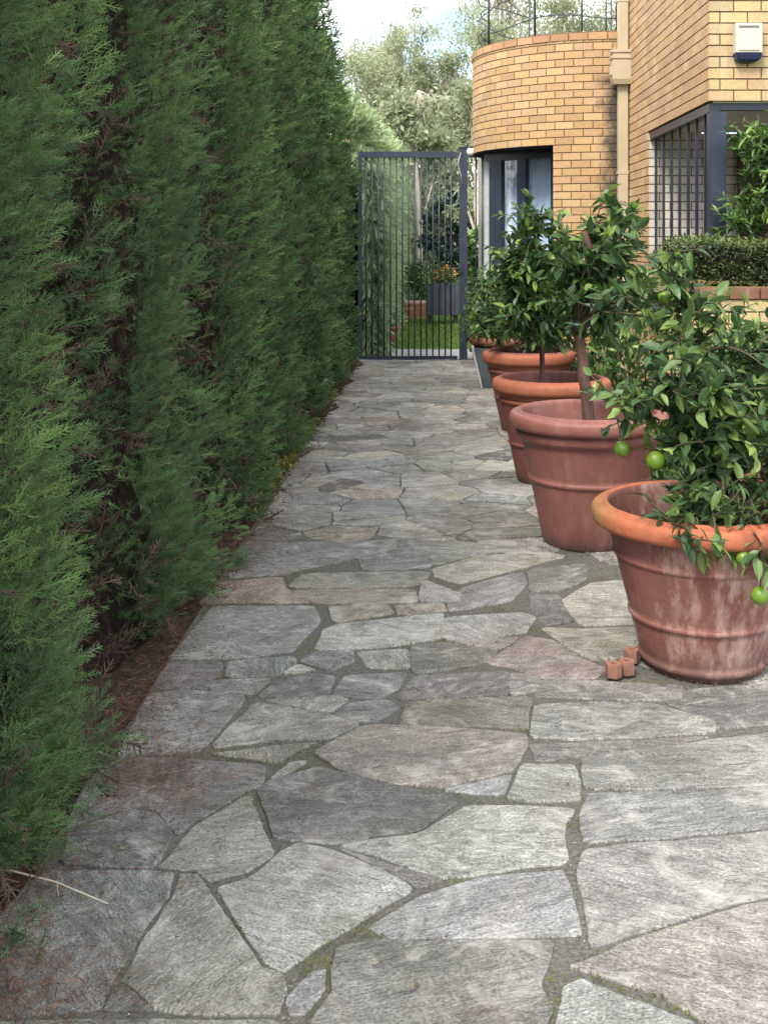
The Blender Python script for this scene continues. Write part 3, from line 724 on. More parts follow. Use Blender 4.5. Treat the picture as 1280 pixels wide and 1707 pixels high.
def bezier(p0, p1, p2, n):
    return [p0*(1-t)**2+p1*2*t*(1-t)+p2*t*t for t in np.linspace(0, 1, n)]
def citrus(name, label, cat, base, stems, targets, mat, barkmat, leaf=.07, seed=1, group=None, twigs=5, lpt=9, limes=(), tmpl=None, spread=.13, trunk_r=.02, tone0=.36, tips=.28):
    """stems: list of polylines (world). targets: list of world points; each gets a branch from the nearest stem point, twigs and leaves."""
    tmpl = tmpl or LF
    r = np.random.default_rng(seed); base = np.array(base); t = thing(name, label, cat, tuple(base), group=group)
    wood = MB(); allp = []
    for pts, rad in stems:
        pts = [np.array(p) for p in pts]
        fine = []
        for i in range(len(pts)-1):
            for k in range(4): fine.append(pts[i]+(pts[i+1]-pts[i])*k/4+r.normal(size=3)*rad*.12)
        fine.append(pts[-1]); n = len(fine)
        wood.tube([p-base for p in fine], [rad*(1-.35*i/n) for i in range(n)], 10); allp += fine[n//3:]
    allp = np.array(allp); LP, LD, LS, LT = [], [], [], []
    tw = MB()
    for tg in targets:
        tg = np.array(tg[:3]); d2 = np.linalg.norm((allp-tg)*np.array([1, 1, .8]), axis=1)+np.maximum(0, allp[:, 2]-tg[2])*.5
        s0 = allp[np.argmin(d2)]; mid = (s0+tg)/2+np.array([0, 0, .12*np.linalg.norm(tg-s0)])+r.normal(size=3)*.02
        br = bezier(s0, mid, tg, 8); L = np.linalg.norm(tg-s0)
        tw.tube([p-base for p in br], [max(.0022, .007*(1-.7*i/7)*min(1.4, L*3+.4)) for i in range(8)], 6)
        for k in range(twigs):
            u = .3+.7*(k+r.random())/twigs if k else 1.0
            i = min(6, int(u*7)); p = br[i]+(br[i+1]-br[i])*(u*7-i)
            dr = (br[i+1]-br[i]); dr = dr/(np.linalg.norm(dr)+1e-6); dd = dr*.5+r.normal(size=3)*.75+np.array([0, 0, .25]); dd /= np.linalg.norm(dd)
            tl = spread*r.uniform(.5, 1.3); e = p+dd*tl
            tw.tube([p-base, (p+e)/2-base+r.normal(size=3)*.004, e-base], [.0028, .0022, .0015], 5)
            bright = r.random() < tips
            for j in range(lpt):
                v = (j+.7)/lpt; q = p+(e-p)*v
                ld = dd*(.35+.4*v)+r.normal(size=3)*.62+np.array([0, 0, -.12]); LP.append(q); LD.append(ld)
                LS.append(leaf*r.uniform(.55, 1.15)*(.75 if v > .85 else 1)); LT.append(np.clip(tone0+(.42*v if bright else 0)+.14*r.normal(), 0, 1))
    LP, LD, LS, LT = map(np.array, (LP, LD, LS, LT))
    # leaf upper sides turned to the light: roll so local y (normal) points up
    n = len(LP); d = LD/np.linalg.norm(LD, axis=1, keepdims=True)
    up = np.array([0, 0, 1.])+r.normal(size=(n, 3))*.45; yv = up-d*np.sum(up*d, 1, keepdims=True); yv /= np.linalg.norm(yv, axis=1, keepdims=True)
    xv = np.cross(yv, d); Fm = np.stack([xv, yv, d], 2)*LS[:, None, None]
    V = np.einsum('nij,qkj->nqki', Fm, tmpl[0])+(LP-base)[:, None, None, :]
    wood.build('trunk', barkmat, t); tw.build('branches', MAT['twig'], t)
    quads('leaves', V.reshape(-1, 4, 3), mat, t, v=np.tile(tmpl[1], (n, 1, 1)).reshape(-1, 4), tint=np.repeat(LT, tmpl[0].shape[0]))
    for (lx, rr) in limes:
        lx = np.array(lx); lb = MB(); prof = [(0.0005, rr*1.16), (rr*.12, rr*1.10), (rr*.3, rr*.98)]
        prof += [(rr*math.cos(a), rr*1.03*math.sin(a)) for a in np.linspace(1.15, -1.35, 14)]+[(.0005, -rr*1.05)]
        lb.lathe(prof, 24); lb.v = [(a, b_, c_) for a, b_, c_ in lb.v]
        lo = lb.build('lime', MAT['lime'], t); lo.location = tuple(lx-base); lo.rotation_euler = (PI+r.normal()*.3, r.normal()*.3, 0)
        near = LP[np.argmin(np.linalg.norm(LP-lx-np.array([0, 0, .05]), axis=1))]
        sm = MB(); sm.tube([(0, 0, 0), tuple((near-lx)*.5+np.array([0, 0, .01])), tuple(near-lx)], .0022, 5); so = sm.build('stalk', MAT['twig'], t); so.location = tuple(lx-base)
    return t

def fill_targets(r, pts, n, Y, dY=.2, jit=14):
    """random interior points of a photo-pixel outline given real depth Y +- dY"""
    out = []; xs_ = [p[0] for p in pts]; ys_ = [p[1] for p in pts]
    while len(out) < n:
        x, y = r.uniform(min(xs_), max(xs_)), r.uniform(min(ys_), max(ys_))
        if inside(pts, x, y): out.append(at(x, y, Y+r.uniform(-dY, dY)))
    return out

# ------------------------------------------------------------------ pots
def rim_profile(r, z0, z1, bulge, lip):
    """rolled rim between z0 and z1, outer radius r"""
    h = (z1-z0)/2; zc = (z0+z1)/2
    sg = lambda q, e: math.copysign(abs(q)**e, q)
    return [(r-bulge+bulge*sg(math.cos(a), .75), zc-.004+(h-.004)*sg(math.sin(a), .75)) for a in np.linspace(-1.45, 1.50, 15)]+[(r-bulge-.002, z1-.008), (r-bulge-.005, z1-.001), (r-bulge-lip, z1), (r-bulge-lip-.010, z1-.006), (r-bulge-lip-.014, z1-.02)]
def pot(name, label, loc, rb, rt, h, rim_r, rim_h, rings, mat, group='large terracotta pots along the path', soil_d=.09, wob=.004, rz=0):
    t = thing(name, label, 'plant pot', loc, rz, group)
    body = [(.001, 0), (rb-.012, 0), (rb-.003, .004), (rb, .012)]
    zt = h-rim_h
    def R(z): return rb+(rt-rb)*(z/zt)**1.03
    zs = list(np.linspace(.02, zt, 26))
    for z in sorted(zs+[q for zr, rr in rings for q in (zr-rr*1.15, zr-rr*.8, zr-rr*.4, zr, zr+rr*.4, zr+rr*.8, zr+rr*1.15)]):
        e = 0
        for zr, rr in rings:
            if abs(z-zr) < rr: e = max(e, math.sqrt(max(0, 1-((z-zr)/rr)**2))*rr*.75)
        if z <= zt+1e-6 and z > .012: body.append((R(z)+e, z))
    b = MB(); b.lathe(body, 72, wob); b.build('pot_body', mat, t)
    b = MB(); b.lathe([(rt-.004, zt-.004)]+rim_profile(rim_r, zt-.002, h, rim_h*.46, .014)+[(rt-.028, zt-.01), (rt-.034, h-soil_d-.02)], 72, wob); b.build('rim', mat, t)
    b = MB(); prof = [(rt-.03, h-soil_d-.01), (rt*.6, h-soil_d+.006), (.001, h-soil_d+.012)]; b.lathe(prof, 40, .05)
    b.build('soil', MAT['soil'], t)
    return t

pot('plant_pot', 'large weathered terracotta pot with bright orange rim, nearest the camera', (.864,3.55,0), .188, .302, .515, .352, .068,
    [(.355,.009),(.165,.009),(.030,.012)], MAT['terra_old'], wob=.006, rz=.0)
pot('plant_pot', 'smooth pinkish brown pot with thick rim and two raised bands, second from camera', (.703,4.98,0), .205, .314, .592, .357, .075,
    [(.486,.026),(.290,.011)], MAT['terra_plain'], wob=.001)
pot('plant_pot', 'orange rimmed terracotta pot behind the smooth pinkish pot, third from camera', (.668,6.22,0), .19, .296, .585, .332, .078,
    [(.46,.012),(.22,.010)], MAT['terra_orange'], wob=.004)
pot('plant_pot', 'orange rimmed pot tucked between the grey planter and the third pot', (.685,7.85,0), .19, .296, .575, .330, .092,
    [(.43,.012),(.24,.010)], MAT['terra_orange'], wob=.004)
pot('plant_pot', 'dark red terracotta pot half cut off at the right edge of the photo', (1.47,4.02,0), .20, .30, .50, .34, .08, [(.35,.009),(.17,.009)], MAT['terra_orange'])
# grey square-sided planter holding a brown pot
t = thing('grey_planter', 'dark grey tapered planter with white left edge near the gate', 'planter', (.66, 10.25, 0))
b = MB()
def frustum(b, x0b, x1b, y0b, y1b, x0t, x1t, y0t, y1t, z0, z1):
    v = [(x0b,y0b,z0),(x1b,y0b,z0),(x1b,y1b,z0),(x0b,y1b,z0),(x0t,y0t,z1),(x1t,y0t,z1),(x1t,y1t,z1),(x0t,y1t,z1)]
    b.add(v, [(0,3,2,1),(4,5,6,7),(0,1,5,4),(1,2,6,5),(2,3,7,6),(3,0,4,7)])
frustum(b, -.20,.20,-.20,.20, -.285,.285,-.28,.28, 0, .37); b.build('planter_body', MAT['greyplanter'], t)
b = MB(); frustum(b, -.212,-.1995,-.19,.19, -.305,-.284,-.27,.27, 0, .39); b.build('edge_board', simple('white_painted_wood', (.7,.68,.66), .6), t)
b = MB(); b.lathe([(.25,.372),(.27,.374),(.315,.40),(.325,.43),(.32,.462),(.30,.468),(.285,.45),(.27,.41)], 48); b.build('inner_pot_rim', MAT['terra_brown'], t)
b = MB(); b.lathe([(.28,.43),(.001,.44)], 32); b.build('soil', MAT['soil'], t)

# ------------------------------------------------------------------ potted plants
R_ = random.Random(3)
X1, Y1 = .864, 3.55
st = [([(X1+.03,Y1,.42),(X1+.02,Y1,.60),(X1-.02,Y1-.02,.85),(X1+.0,Y1,1.1)], .011), ([(X1+.05,Y1+.02,.42),(X1+.12,Y1,.65),(X1+.18,Y1+.03,.95)], .010), ([(X1,Y1+.03,.42),(X1-.05,Y1+.02,.62),(X1-.09,Y1,.8)], .008)]
tg = fill_targets(R_, [(1030,560),(1075,430),(1120,450),(1160,520),(1230,560),(1330,560),(1400,700),(1340,800),(1240,830),(1150,780),(1110,720),(1040,690)], 56, Y1, .24)
tg += [at(1108,425,3.5), at(1045,500,3.5), at(1155,500,3.55), at(1050,700,3.45), at(1180,900,3.28), at(1165,885,3.24), at(1150,900,3.18), at(1190,870,3.2), at(1200,850,3.25), at(1130,890,3.22), at(1270,910,3.2), at(1240,880,3.24), at(1262,935,3.22), at(1150,850,3.3), at(1215,520,3.5), at(1000,520,3.6), at(1260,600,3.3), at(1130,600,3.3)]
tg += fill_targets(R_, [(1120,640),(1260,640),(1290,840),(1180,860),(1120,780)], 12, Y1-.12, .16)
limes = [(at(1036,748,3.42), .024), (at(1092,768,3.40), .029), (at(1266,993,3.20), .026), (at(1107,496,3.55), .024), (at(1238,930,3.22), .021)]
citrus('lime_tree', 'bushy lime tree with hanging green fruit in the nearest weathered pot', 'lime tree', (X1, Y1, .43), st, tg, MAT['citrus2'], MAT['twig'], .066, 5, 'potted citrus trees', 5, 7, limes, spread=.12, tone0=.42, tips=.42)
X2, Y2 = .715, 4.98
topk = at(964,545,Y2)
t2st = [([(X2-.005,Y2,.48),tuple(at(972,620,Y2)),tuple(topk)], .030)]
tg = fill_targets(R_, [(945,470),(950,420),(980,350),(1030,350),(1062,400),(1075,470),(1040,540),(1000,545),(960,520)], 34, Y2+.02, .20)
tg += [at(945,500,Y2-.1), at(935,480,Y2), at(1050,480,4.8), at(1000,345,Y2), at(1085,500,Y2)]
t2 = citrus('citrus_tree', 'pruned citrus with thick bare brown trunk in the smooth pinkish pot', 'citrus tree', (X2, Y2, .50), t2st, tg, MAT['citrus'], MAT['bark'], .085, 6, 'potted citrus trees', 4, 8, spread=.12)
b = MB(); kb = Vector(topk)-Vector((X2, Y2, .50))
b.tube([kb-Vector((.0,0,.02)), kb+Vector((.004,-.01,.012)), kb+Vector((.01,-.02,.026))], [.034,.036,.028], 12)
b.tube([kb+Vector((.0,0,.0)), kb+Vector((.045,-.01,.022)), kb+Vector((.065,-.01,.018))], [.026,.018,.010], 8)
b.tube([kb+Vector((.0,0,-.005)), kb+Vector((-.035,-.01,-.005))], [.02,.008], 8)
b.build('pruned_stub', MAT['stub'], t2)
b = MB(); q0 = Vector(at(990,440,Y2-.05))-Vector((X2,Y2,.50)); q1 = Vector(at(974,385,Y2-.05))-Vector((X2,Y2,.50))
b.tube([kb, (kb+q0)/2+Vector((.01,0,.02)), q0, (q0+q1)/2, q1], [.022,.018,.016,.015,.013], 9); b.build('bare_branch', MAT['bark'], t2)
X3, Y3 = .655, 6.22
st = [([(X3-.04,Y3,.47),tuple(at(903,600,Y3)),tuple(at(900,540,Y3)),tuple(at(895,450,Y3)),tuple(at(890,370,Y3))], .016), ([tuple(at(901,570,Y3)),tuple(at(925,500,Y3)),tuple(at(930,430,Y3))], .009)]
tg = fill_targets(R_, [(835,470),(850,400),(875,340),(900,350),(935,390),(960,440),(958,520),(930,565),(880,570),(845,540)], 64, Y3, .25)
citrus('citrus_tree', 'tall upright bushy citrus in the third orange rimmed pot', 'citrus tree', (X3, Y3, .48), st, tg, MAT['citrus'], MAT['bark'], .075, 8, 'potted citrus trees', 5, 8, spread=.14)
X4, Y4 = .66, 7.85
st = [([(X4,Y4,.45),(X4+.01,Y4,.7),(X4+.02,Y4,1.1)], .014)]
tg = fill_targets(R_, [(800,530),(815,480),(850,440),(900,420),(960,470),(965,560),(870,575),(815,565)], 50, Y4, .26)
citrus('citrus_tree', 'dark rounded citrus in the pot beside the grey planter', 'citrus tree', (X4, Y4, .47), st, tg, MAT['citrus'], MAT['bark'], .075, 9, 'potted citrus trees', 5, 8, spread=.16, tmpl=LF2, tone0=.30, tips=.12)
st = [([(.66,10.25,.43),(.64,10.25,.6),(.66,10.25,.85)], .014)]
tg = fill_targets(R_, [(782,540),(785,500),(800,470),(830,460),(860,480),(860,560),(800,565)], 44, 10.25, .28)
citrus('shrub', 'leafy green shrub with yellow tips growing in the grey planter', 'shrub', (.66, 10.25, .43), st, tg, MAT['shrub'], MAT['bark'], .085, 10, None, 5, 7, spread=.18, tmpl=LF2, tone0=.34, tips=.35)

# leaves of the half-hidden pot at the right edge
st = [([(1.47,4.02,.40),(1.48,4.02,.7),(1.46,4.05,.95)], .012)]
tg = [(1.47+R_.uniform(-.32,.35), 4.02+R_.uniform(-.25,.25), R_.uniform(.55,1.05)) for _ in range(42)]
citrus('citrus_tree', 'dark bushy citrus behind the nearest lime tree at the right edge', 'citrus tree', (1.47, 4.02, .42), st, tg, MAT['citrus2'], MAT['twig'], .075, 12, 'potted citrus trees', 5, 8, spread=.13)

# terracotta pot feet beside the nearest pot
def pot_foot(px_, py_, rz, label, sc=1.0):
    x, y = ground(px_, py_, .011); t = thing('pot_foot', label, 'pot foot', (x, y, .011), rz, 'small terracotta pot feet beside the nearest pot')
    t.scale = (sc, sc, sc)
    b = MB(); n = 6; r0, r1, h = .026, .010, .040
    out = [(r0*math.cos(2*PI*k/n+.5), r0*math.sin(2*PI*k/n+.5)) for k in range(n)]; inn = [(r1*math.cos(2*PI*k/n+.5), r1*math.sin(2*PI*k/n+.5)) for k in range(n)]
    vs = [(x_, y_, 0) for x_, y_ in out]+[(x_*.98, y_*.98, h) for x_, y_ in out]+[(x_, y_, h) for x_, y_ in inn]+[(x_, y_, h*.3) for x_, y_ in inn]
    fs = []
    for k in range(n):
        k2 = (k+1) % n; fs += [(k,k2,n+k2,n+k), (n+k,n+k2,2*n+k2,2*n+k), (2*n+k,2*n+k2,3*n+k2,3*n+k)]
    fs += [tuple(range(n))[::-1], tuple(3*n+k for k in range(n))]
    b.add(vs, fs); b.build('foot_block', MAT['terra_bright'], t)
pot_foot(1022, 1127, .2, 'small orange six-sided terracotta block with a hole, leftmost of three')
pot_foot(1044, 1122, .9, 'small orange terracotta block in the middle of three, touching the left one')
pot_foot(1052, 1102, .5, 'small terracotta block set back against the base of the nearest pot', .95)

# crumbs of soil round the pot bases, a few fallen leaves
cq, ct = [], []
for (cx_, cy_, rb_) in ((.864,3.55,.19),(.703,4.98,.205),(.668,6.22,.19),(.685,7.85,.19)):
    for k in range(1500):
        a = rm.random()*2*PI; rr2 = rb_-.02+abs(rm.gauss(0, .045)); x, y = cx_+rr2*math.cos(a), cy_+rr2*math.sin(a); l = rm.uniform(.001, .0032)
        cq.append([(x+l*math.cos(a+i*1.57)*rm.uniform(.6, 1.2), y+l*math.sin(a+i*1.57)*rm.uniform(.6, 1.2), .0105+l*rm.random()) for i in range(4)]); ct.append(rm.random()*.8)
tag(quads('soil_crumbs', np.array(cq), foliage_mat('soil_crumb', (.03,.02,.015), (.09,.06,.04), (.20,.15,.10), .95, .1, 0), v=np.zeros((len(cq), 4)), tint=np.array(ct)), 'dark soil crumbs scattered round the bases of the pots', 'soil', kind='stuff')
lq, lt = [], []
for k in range(420):
    y = 1.9+rm.random()*9; x = XL+.03+abs(rm.gauss(0, .16)) if rm.random() < .7 else rm.uniform(XL, .5+.1*rm.random()); a = rm.random()*2*PI; l = rm.uniform(.003, .009)
    lq.append([(x+l*dx_*math.cos(a)-l*dy_*math.sin(a), y+l*dx_*math.sin(a)+l*dy_*math.cos(a), .0115+rm.random()*.004) for dx_, dy_ in ((-1,0),(0,-.45),(1,0),(0,.45))]); lt.append(rm.random())
tag(quads('leaf_litter', np.array(lq), foliage_mat('dry_leaf', (.06,.04,.025), (.18,.12,.06), (.36,.30,.12), .8, .2, .1), v=np.zeros((len(lq), 4)), tint=np.array(lt)), 'small dry leaf fragments scattered over the paving', 'litter', kind='stuff')

# fallen stick and dark sprig on the slabs, bottom left
b = MB(); pts = [Vector((*ground(-40,1470), .045)), Vector((*ground(30,1478), .03)), Vector((*ground(95,1487), .02)), Vector((*ground(180,1518), .014))]
b.tube(pts, [.0022,.0022,.002,.0012], 6); b.tube([pts[2], Vector((*ground(98,1505), .013))], [.0014,.0008], 5)
tag(b.build('fallen_twig', simple('pale_dry_twig', (.50,.42,.32), .8)), 'thin pale dry twig sticking out of the hedge over the bottom left slab', 'twig')
def sprig(px_, py_, sc, label, mat, tone, seed):
    r = np.random.default_rng(seed); x, y = ground(px_, py_, .015); n = 16
    P = np.array([[x, y, .018]])+r.normal(size=(n, 3))*np.array([[sc*.3, sc*.3, .003]]); D = r.normal(size=(n, 3))*np.array([[1, 1, .25]])+np.array([[0, 0, .15]])
    V, A, T = cloud(*sp0, P, D, sc*r.uniform(.5, 1, n), np.clip(r.normal(tone, .1, n), 0, 1))
    tag(quads('fallen_sprig', V, mat, v=A, tint=T), label, 'sprig', 'cypress sprigs fallen on the slabs')
sprig(25, 1560, .09, 'dark green cypress sprig lying at the bottom left corner of the path', MAT['cypress'], .1, 1)
sprig(398, 938, .12, 'dark blue green sprig on the needle litter halfway along the hedge', MAT['cypress'], .2, 2)

# ------------------------------------------------------------------ gate
gt = thing('metal_gate', 'dark navy steel bar gate closing the far end of the path', 'gate', (0, 12.5, 0))
def gx(px_): return (px_-PX)/F*12.5
def gz(py_): return EYE-(py_-PY)/F*12.5
xl, xr, zt, zb = gx(600), gx(768), gz(258), gz(597)
b = MB(); b.box(xl, -.025, zt-.035, xr-.04, .025, zt+.035); b.box(xl, -.02, zb-.02, xr-.04, .02, zb+.025)
b.box(xl-.02, -.028, zb-.022, xl+.022, .028, zt+.034); b.build('gate_frame', MAT['gate'], gt)
nb = 15
for i in range(nb):
    x = xl+(xr-.04-xl)*(i+1)/(nb+1); b = MB(); b.tube([(x+random.uniform(-.003,.003), 0, zb+.02), (x, 0, zt-.03)], .0085, 8); b.build('bar', MAT['gate'], gt)
b = MB(); b.box(xr-.035, -.032, .98, xr+.02, -.066, 1.08); b.tube([(xr-.01,-.06,1.03),(xr-.01,-.10,1.03),(xr-.09,-.10,1.03)], .008, 8); b.build('latch', MAT['gate'], gt)
ps = thing('gate_post', 'thick dark navy steel post at the right side of the gate', 'post', (gx(772), 12.5, 0))
b = MB(); b.box(-.045, -.045, -.02, .045, .045, zt+.07); b.build('post', MAT['gate'], ps)
b = MB(); b.box(-.052, -.052, zt+.07, .052, .052, zt+.085); b.build('post_cap', MAT['gate'], ps)
b = MB(); pts = [(-.03, -.055, zt+.02), (-.06,-.06,zt-.10), (-.03,-.055,zt-.22), (-.01,-.055,zt-.34)]; b.tube(pts, .006, 6); b.build('cable', simple('grey_cable', (.35,.35,.38), .6), ps)
sp = thing('side_fence_panel', 'narrow barred steel panel between gate post and house', 'fence', (gx(775), 12.5, 0))
W = gx(812)-gx(775)+.05
for z0_, z1_ in ((zt-.03, zt+.02), (.09, .13)):
    b = MB(); b.box(.048, -.02, z0_, W, .02, z1_); b.build('rail', MAT['gate'], sp)
for i in range(3):
    b = MB(); b.tube([(.048+(W-.05)*(i+1)/3.4, 0, .1), (.048+(W-.05)*(i+1)/3.4, 0, zt)], .0085, 8); b.build('bar', MAT['gate'], sp)

# lamp-like round white fitting at the house corner by the gate
t = thing('outdoor_light', 'small round white light fitting under the curved wall by the gate', 'light', tuple(at(785, 253, 12.45)))
b = MB(); b.lathe([(.001,-.05),(.03,-.045),(.048,-.02),(.05,.01),(.035,.035),(.001,.04)], 24); b.build('globe', simple('white_glass', (.8,.8,.76), .3), t)
b = MB(); b.box(-.01,.0,-.02,.09,.02,.02); b.tube([(0,0,.03),(.0,.01,.06)], .02, 10); b.build('bracket', MAT['gate'], t)

# ------------------------------------------------------------------ the house
hs = thing('brick_house', 'yellow brick house with rounded tower wall and barred corner porch', 'house', (0, 0, 0))
BH, BL, J = .0787, .1935, .010
ri = random.Random(17)
PAL_O = [(.70,.44,.235),(.72,.47,.26),(.67,.41,.22),(.73,.49,.28),(.68,.42,.25),(.64,.39,.22),(.72,.45,.23),(.70,.45,.28)]
PAL_Y = [(.68,.51,.27),(.66,.49,.26),(.71,.53,.29),(.64,.48,.29),(.69,.47,.28),(.62,.49,.25)]
PAL_G = [(.74,.68,.60),(.80,.72,.62),(.68,.61,.55),(.76,.64,.58),(.82,.76,.64)]
def brickwork(name, P, Nn, L, z0, z1, pal, mat, parent, open_fn=None, top_soldier=False, back=.10, proud=.006, s0=0.0):
    """P(s)->(x,y), Nn(s)->outward normal; bricks as real blocks and a mortar wall behind them"""
    bb = MB(); rows = int(math.ceil((z1-z0)/BH))
    for r_ in range(rows):
        za = z0+r_*BH; zb_ = min(za+BH-J, z1)
        s_ = s0-(BL/2 if r_ % 2 else 0)
        while s_ < L:
            a, e = max(s_, 0), min(s_+BL-J, L)
            if e-a > .012 and zb_-za > .01 and not (open_fn and open_fn((a+e)/2, (za+zb_)/2)):
                pa, pe = P(a), P(e); na, ne = Nn(a), Nn(e); pr = proud+ri.uniform(-.0015,.0015); c_ = ri.choice(pal); k = ri.uniform(.91, 1.07); c_ = (c_[0]*k*.70, c_[1]*k*.725, c_[2]*k*.68, 1)
                ov = .0015
                vs = []
                for zz in (za, zb_):
                    for (pp, nn, d) in ((pa, na, pr), (pe, ne, pr), (pe, ne, -.03), (pa, na, -.03)): vs.append((pp[0]+nn[0]*d, pp[1]+nn[1]*d, zz))
                bb.add(vs, [(0,3,2,1),(4,5,6,7),(0,1,5,4),(1,2,6,5),(2,3,7,6),(3,0,4,7)], False, c_)
            s_ += BL
    w = bb.build(name, mat, parent)
    mm = MB(); n = max(2, int(L/.06)) if open_fn is None or L > 3 or True else 2
    n = max(1, int(round(L/.06))); nz = rows
    for i in range(n):
        a, e = L*i/n, L*(i+1)/n
        for j in range(nz):
            za, zb_ = z0+j*BH, min(z0+(j+1)*BH, z1)
            if open_fn and open_fn((a+e)/2, (za+zb_)/2): continue
            pa, pe = P(a), P(e); na, ne = Nn(a), Nn(e); d = -.004
            mm.add([(pa[0]+na[0]*d, pa[1]+na[1]*d, za), (pe[0]+ne[0]*d, pe[1]+ne[1]*d, za), (pe[0]+ne[0]*d, pe[1]+ne[1]*d, zb_), (pa[0]+na[0]*d, pa[1]+na[1]*d, zb_)], [(0,1,2,3)])
    mm.build('mortar', MAT['mortar'], w)
    return w
HEAD, ZT = 2.315, 3.44
TC, TR_ = (1.88, 12.52), 1.42
# arc: angle from +X; start left-back, run to straight towards camera
A0, A1 = math.radians(150), math.radians(270)
LA = TR_*(A1-A0)
def aP(s): a = A0+s/TR_; return (TC[0]+TR_*math.cos(a), TC[1]+TR_*math.sin(a))
def aN(s): a = A0+s/TR_; return (math.cos(a), math.sin(a))
def a_of_px(px_):
    k = (px_-PX)/F   # nearest intersection of the view line with the tower circle
    A = 1+k*k; B = -2*(TC[1]+k*TC[0]); C_ = TC[0]**2+TC[1]**2-TR_**2; y_ = (-B-math.sqrt(max(0, B*B-4*A*C_)))/(2*A)
    return math.atan2(y_-TC[1], k*y_-TC[0]) % (2*PI)
SW = (a_of_px(922)-A0)*TR_
rows_up = math.ceil((ZT-HEAD)/BH)
brickwork('curved_wall', aP, aN, LA, HEAD, ZT-BH, PAL_O, MAT['brick_tower'], hs)
def cP(s): a = A0+s/TR_; return (TC[0]+TR_*math.cos(a), TC[1]+TR_*math.sin(a))
brickwork('coping_course', aP, aN, LA, ZT-BH+.0005, ZT+.004, [(.60,.33,.20),(.66,.38,.22),(.55,.30,.18)], MAT['brick_tower'], hs, proud=.016, s0=-.05)
b = MB(); vs = [(*aP(LA*i/40), ZT-.005) for i in range(41)]+[(*[TC[k]+(aP(LA*i/40)[k]-TC[k])*.80 for k in (0,1)], ZT-.005) for i in range(41)]
b.add(vs, [(i, i+1, 42+i, 41+i) for i in range(40)]); b.build('coping_top', MAT['mortar'], hs)
b = MB(); b.lathe([(.001, 0), (TR_-.03, 0)], 48); o = b.build('terrace_floor', MAT['concrete'], hs); o.location = (TC[0], TC[1], ZT-.25)
def bP(s): return aP(SW+s)
def bN(s): return aN(SW+s)
brickwork('curved_lower_wall', bP, bN, LA-SW, HEAD-29*BH, HEAD, PAL_O, MAT['brick_tower'], hs)
# underside of the tower overhang
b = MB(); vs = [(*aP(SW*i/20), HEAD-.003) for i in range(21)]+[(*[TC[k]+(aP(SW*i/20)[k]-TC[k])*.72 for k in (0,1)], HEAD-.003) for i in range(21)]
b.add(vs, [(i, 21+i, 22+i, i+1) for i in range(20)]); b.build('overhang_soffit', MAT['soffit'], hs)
# curved glazing under the overhang
a_w0, a_w1 = a_of_px(806), A0+SW/TR_
def wpt(u, inset=.16): a = a_w0-.10+(a_w1-a_w0+.16)*u; return Vector((TC[0]+(TR_-inset)*math.cos(a), TC[1]+(TR_-inset)*math.sin(a), 0))
# flat facets for the window: from A (left) to B (right)
pa = at(812, 0, 12.35); pb_ = at(930, 0, 11.62); A_ = Vector((pa.x, pa.y, 0)); B_ = Vector((pb_.x, pb_.y, 0)); U = (B_-A_).normalized(); Nw = Vector((U.y, -U.x, 0)); Lw = (B_-A_).length
win = MB(); up = Vector((0,0,1))
def wpos(px_):   # parameter along A-B seen at that photo column
    k = (px_-PX)/F; den = U.x-k*U.y; return (k*A_.y-A_.x)/den
for c0, c1, dep in ((818,838,.06),(864,878,.055),(920,936,.05)):
    s0_, s1_ = wpos(c0), wpos(c1); win.obox(A_+U*(s0_+s1_)/2+up*1.16, U, Nw, up, s1_-s0_, dep, 2.28)
win.obox(A_+U*Lw/2+up*(HEAD-.05), U, Nw, up, Lw, .064, .088); win.obox(A_+U*Lw/2+up*.05, U, Nw, up, Lw, .064, .09)
wo_ = win.build('window_frame', MAT['navy'], hs)
gl = M('window_glass', .03, .5)
_t = gl.n.new('ShaderNodeBsdfTransparent'); _g = gl.n.new('ShaderNodeBsdfGlossy'); _g.inputs['Roughness'].default_value = .02; _f = gl.n.new('ShaderNodeFresnel'); _x = gl.n.new('ShaderNodeMixShader'); _t.inputs[0].default_value = (.85,.9,.95,1)
_x.inputs[0].default_value = .10; gl.l.new(_t.outputs[0], _x.inputs[1]); gl.l.new(_g.outputs[0], _x.inputs[2]); gl.l.new(_x.outputs[0], gl.n['Material Output'].inputs['Surface'])
b = MB(); q0_, q1_ = A_+U*.01, A_+U*(Lw-.01); b.add([(q0_.x,q0_.y,.1),(q1_.x,q1_.y,.1),(q1_.x,q1_.y,HEAD-.1),(q0_.x,q0_.y,HEAD-.1)], [(0,1,2,3)]); b.build('pane', gl.m, wo_)
b = MB(); vs = []; n = 160     # pleated curtain
for i in range(n+1):
    u = wpos(826)+(Lw+.04-wpos(826))*i/n; d = .09+.022*math.sin(i*.75)+.012*math.sin(i*1.9+1)
    for z in (.08, 2.24): q = A_+U*u-Nw*d; vs.append((q.x, q.y, z))
b.add(vs, [(2*i, 2*i+2, 2*i+3, 2*i+1) for i in range(n)], True); b.build('curtain', MAT['cloth'], hs)
b = MB(); s0_, s1_ = wpos(809), wpos(819); b.obox(A_+U*(s0_+s1_)/2+up*1.16, U, Nw, up, s1_-s0_, .04, 2.28); b.build('side_panel', simple('pale_grey_panel', (.34,.38,.36), .5), hs)
b = MB(); b.obox(A_+U*Lw/2+up*1.3-Nw*.5, U, Nw, up, Lw+1.2, .03, 2.1); b.build('room_wall', simple('interior_wall', (.30,.29,.28), .9), hs)  # wall added behind the curtain to block light inside the tower
b = MB(); b.box(.60, 13.2, .05, 3.2, 13.3, ZT-.26); b.build('rear_wall', MAT['mortar'], hs)  # unseen wall added to keep light from entering the tower at the back
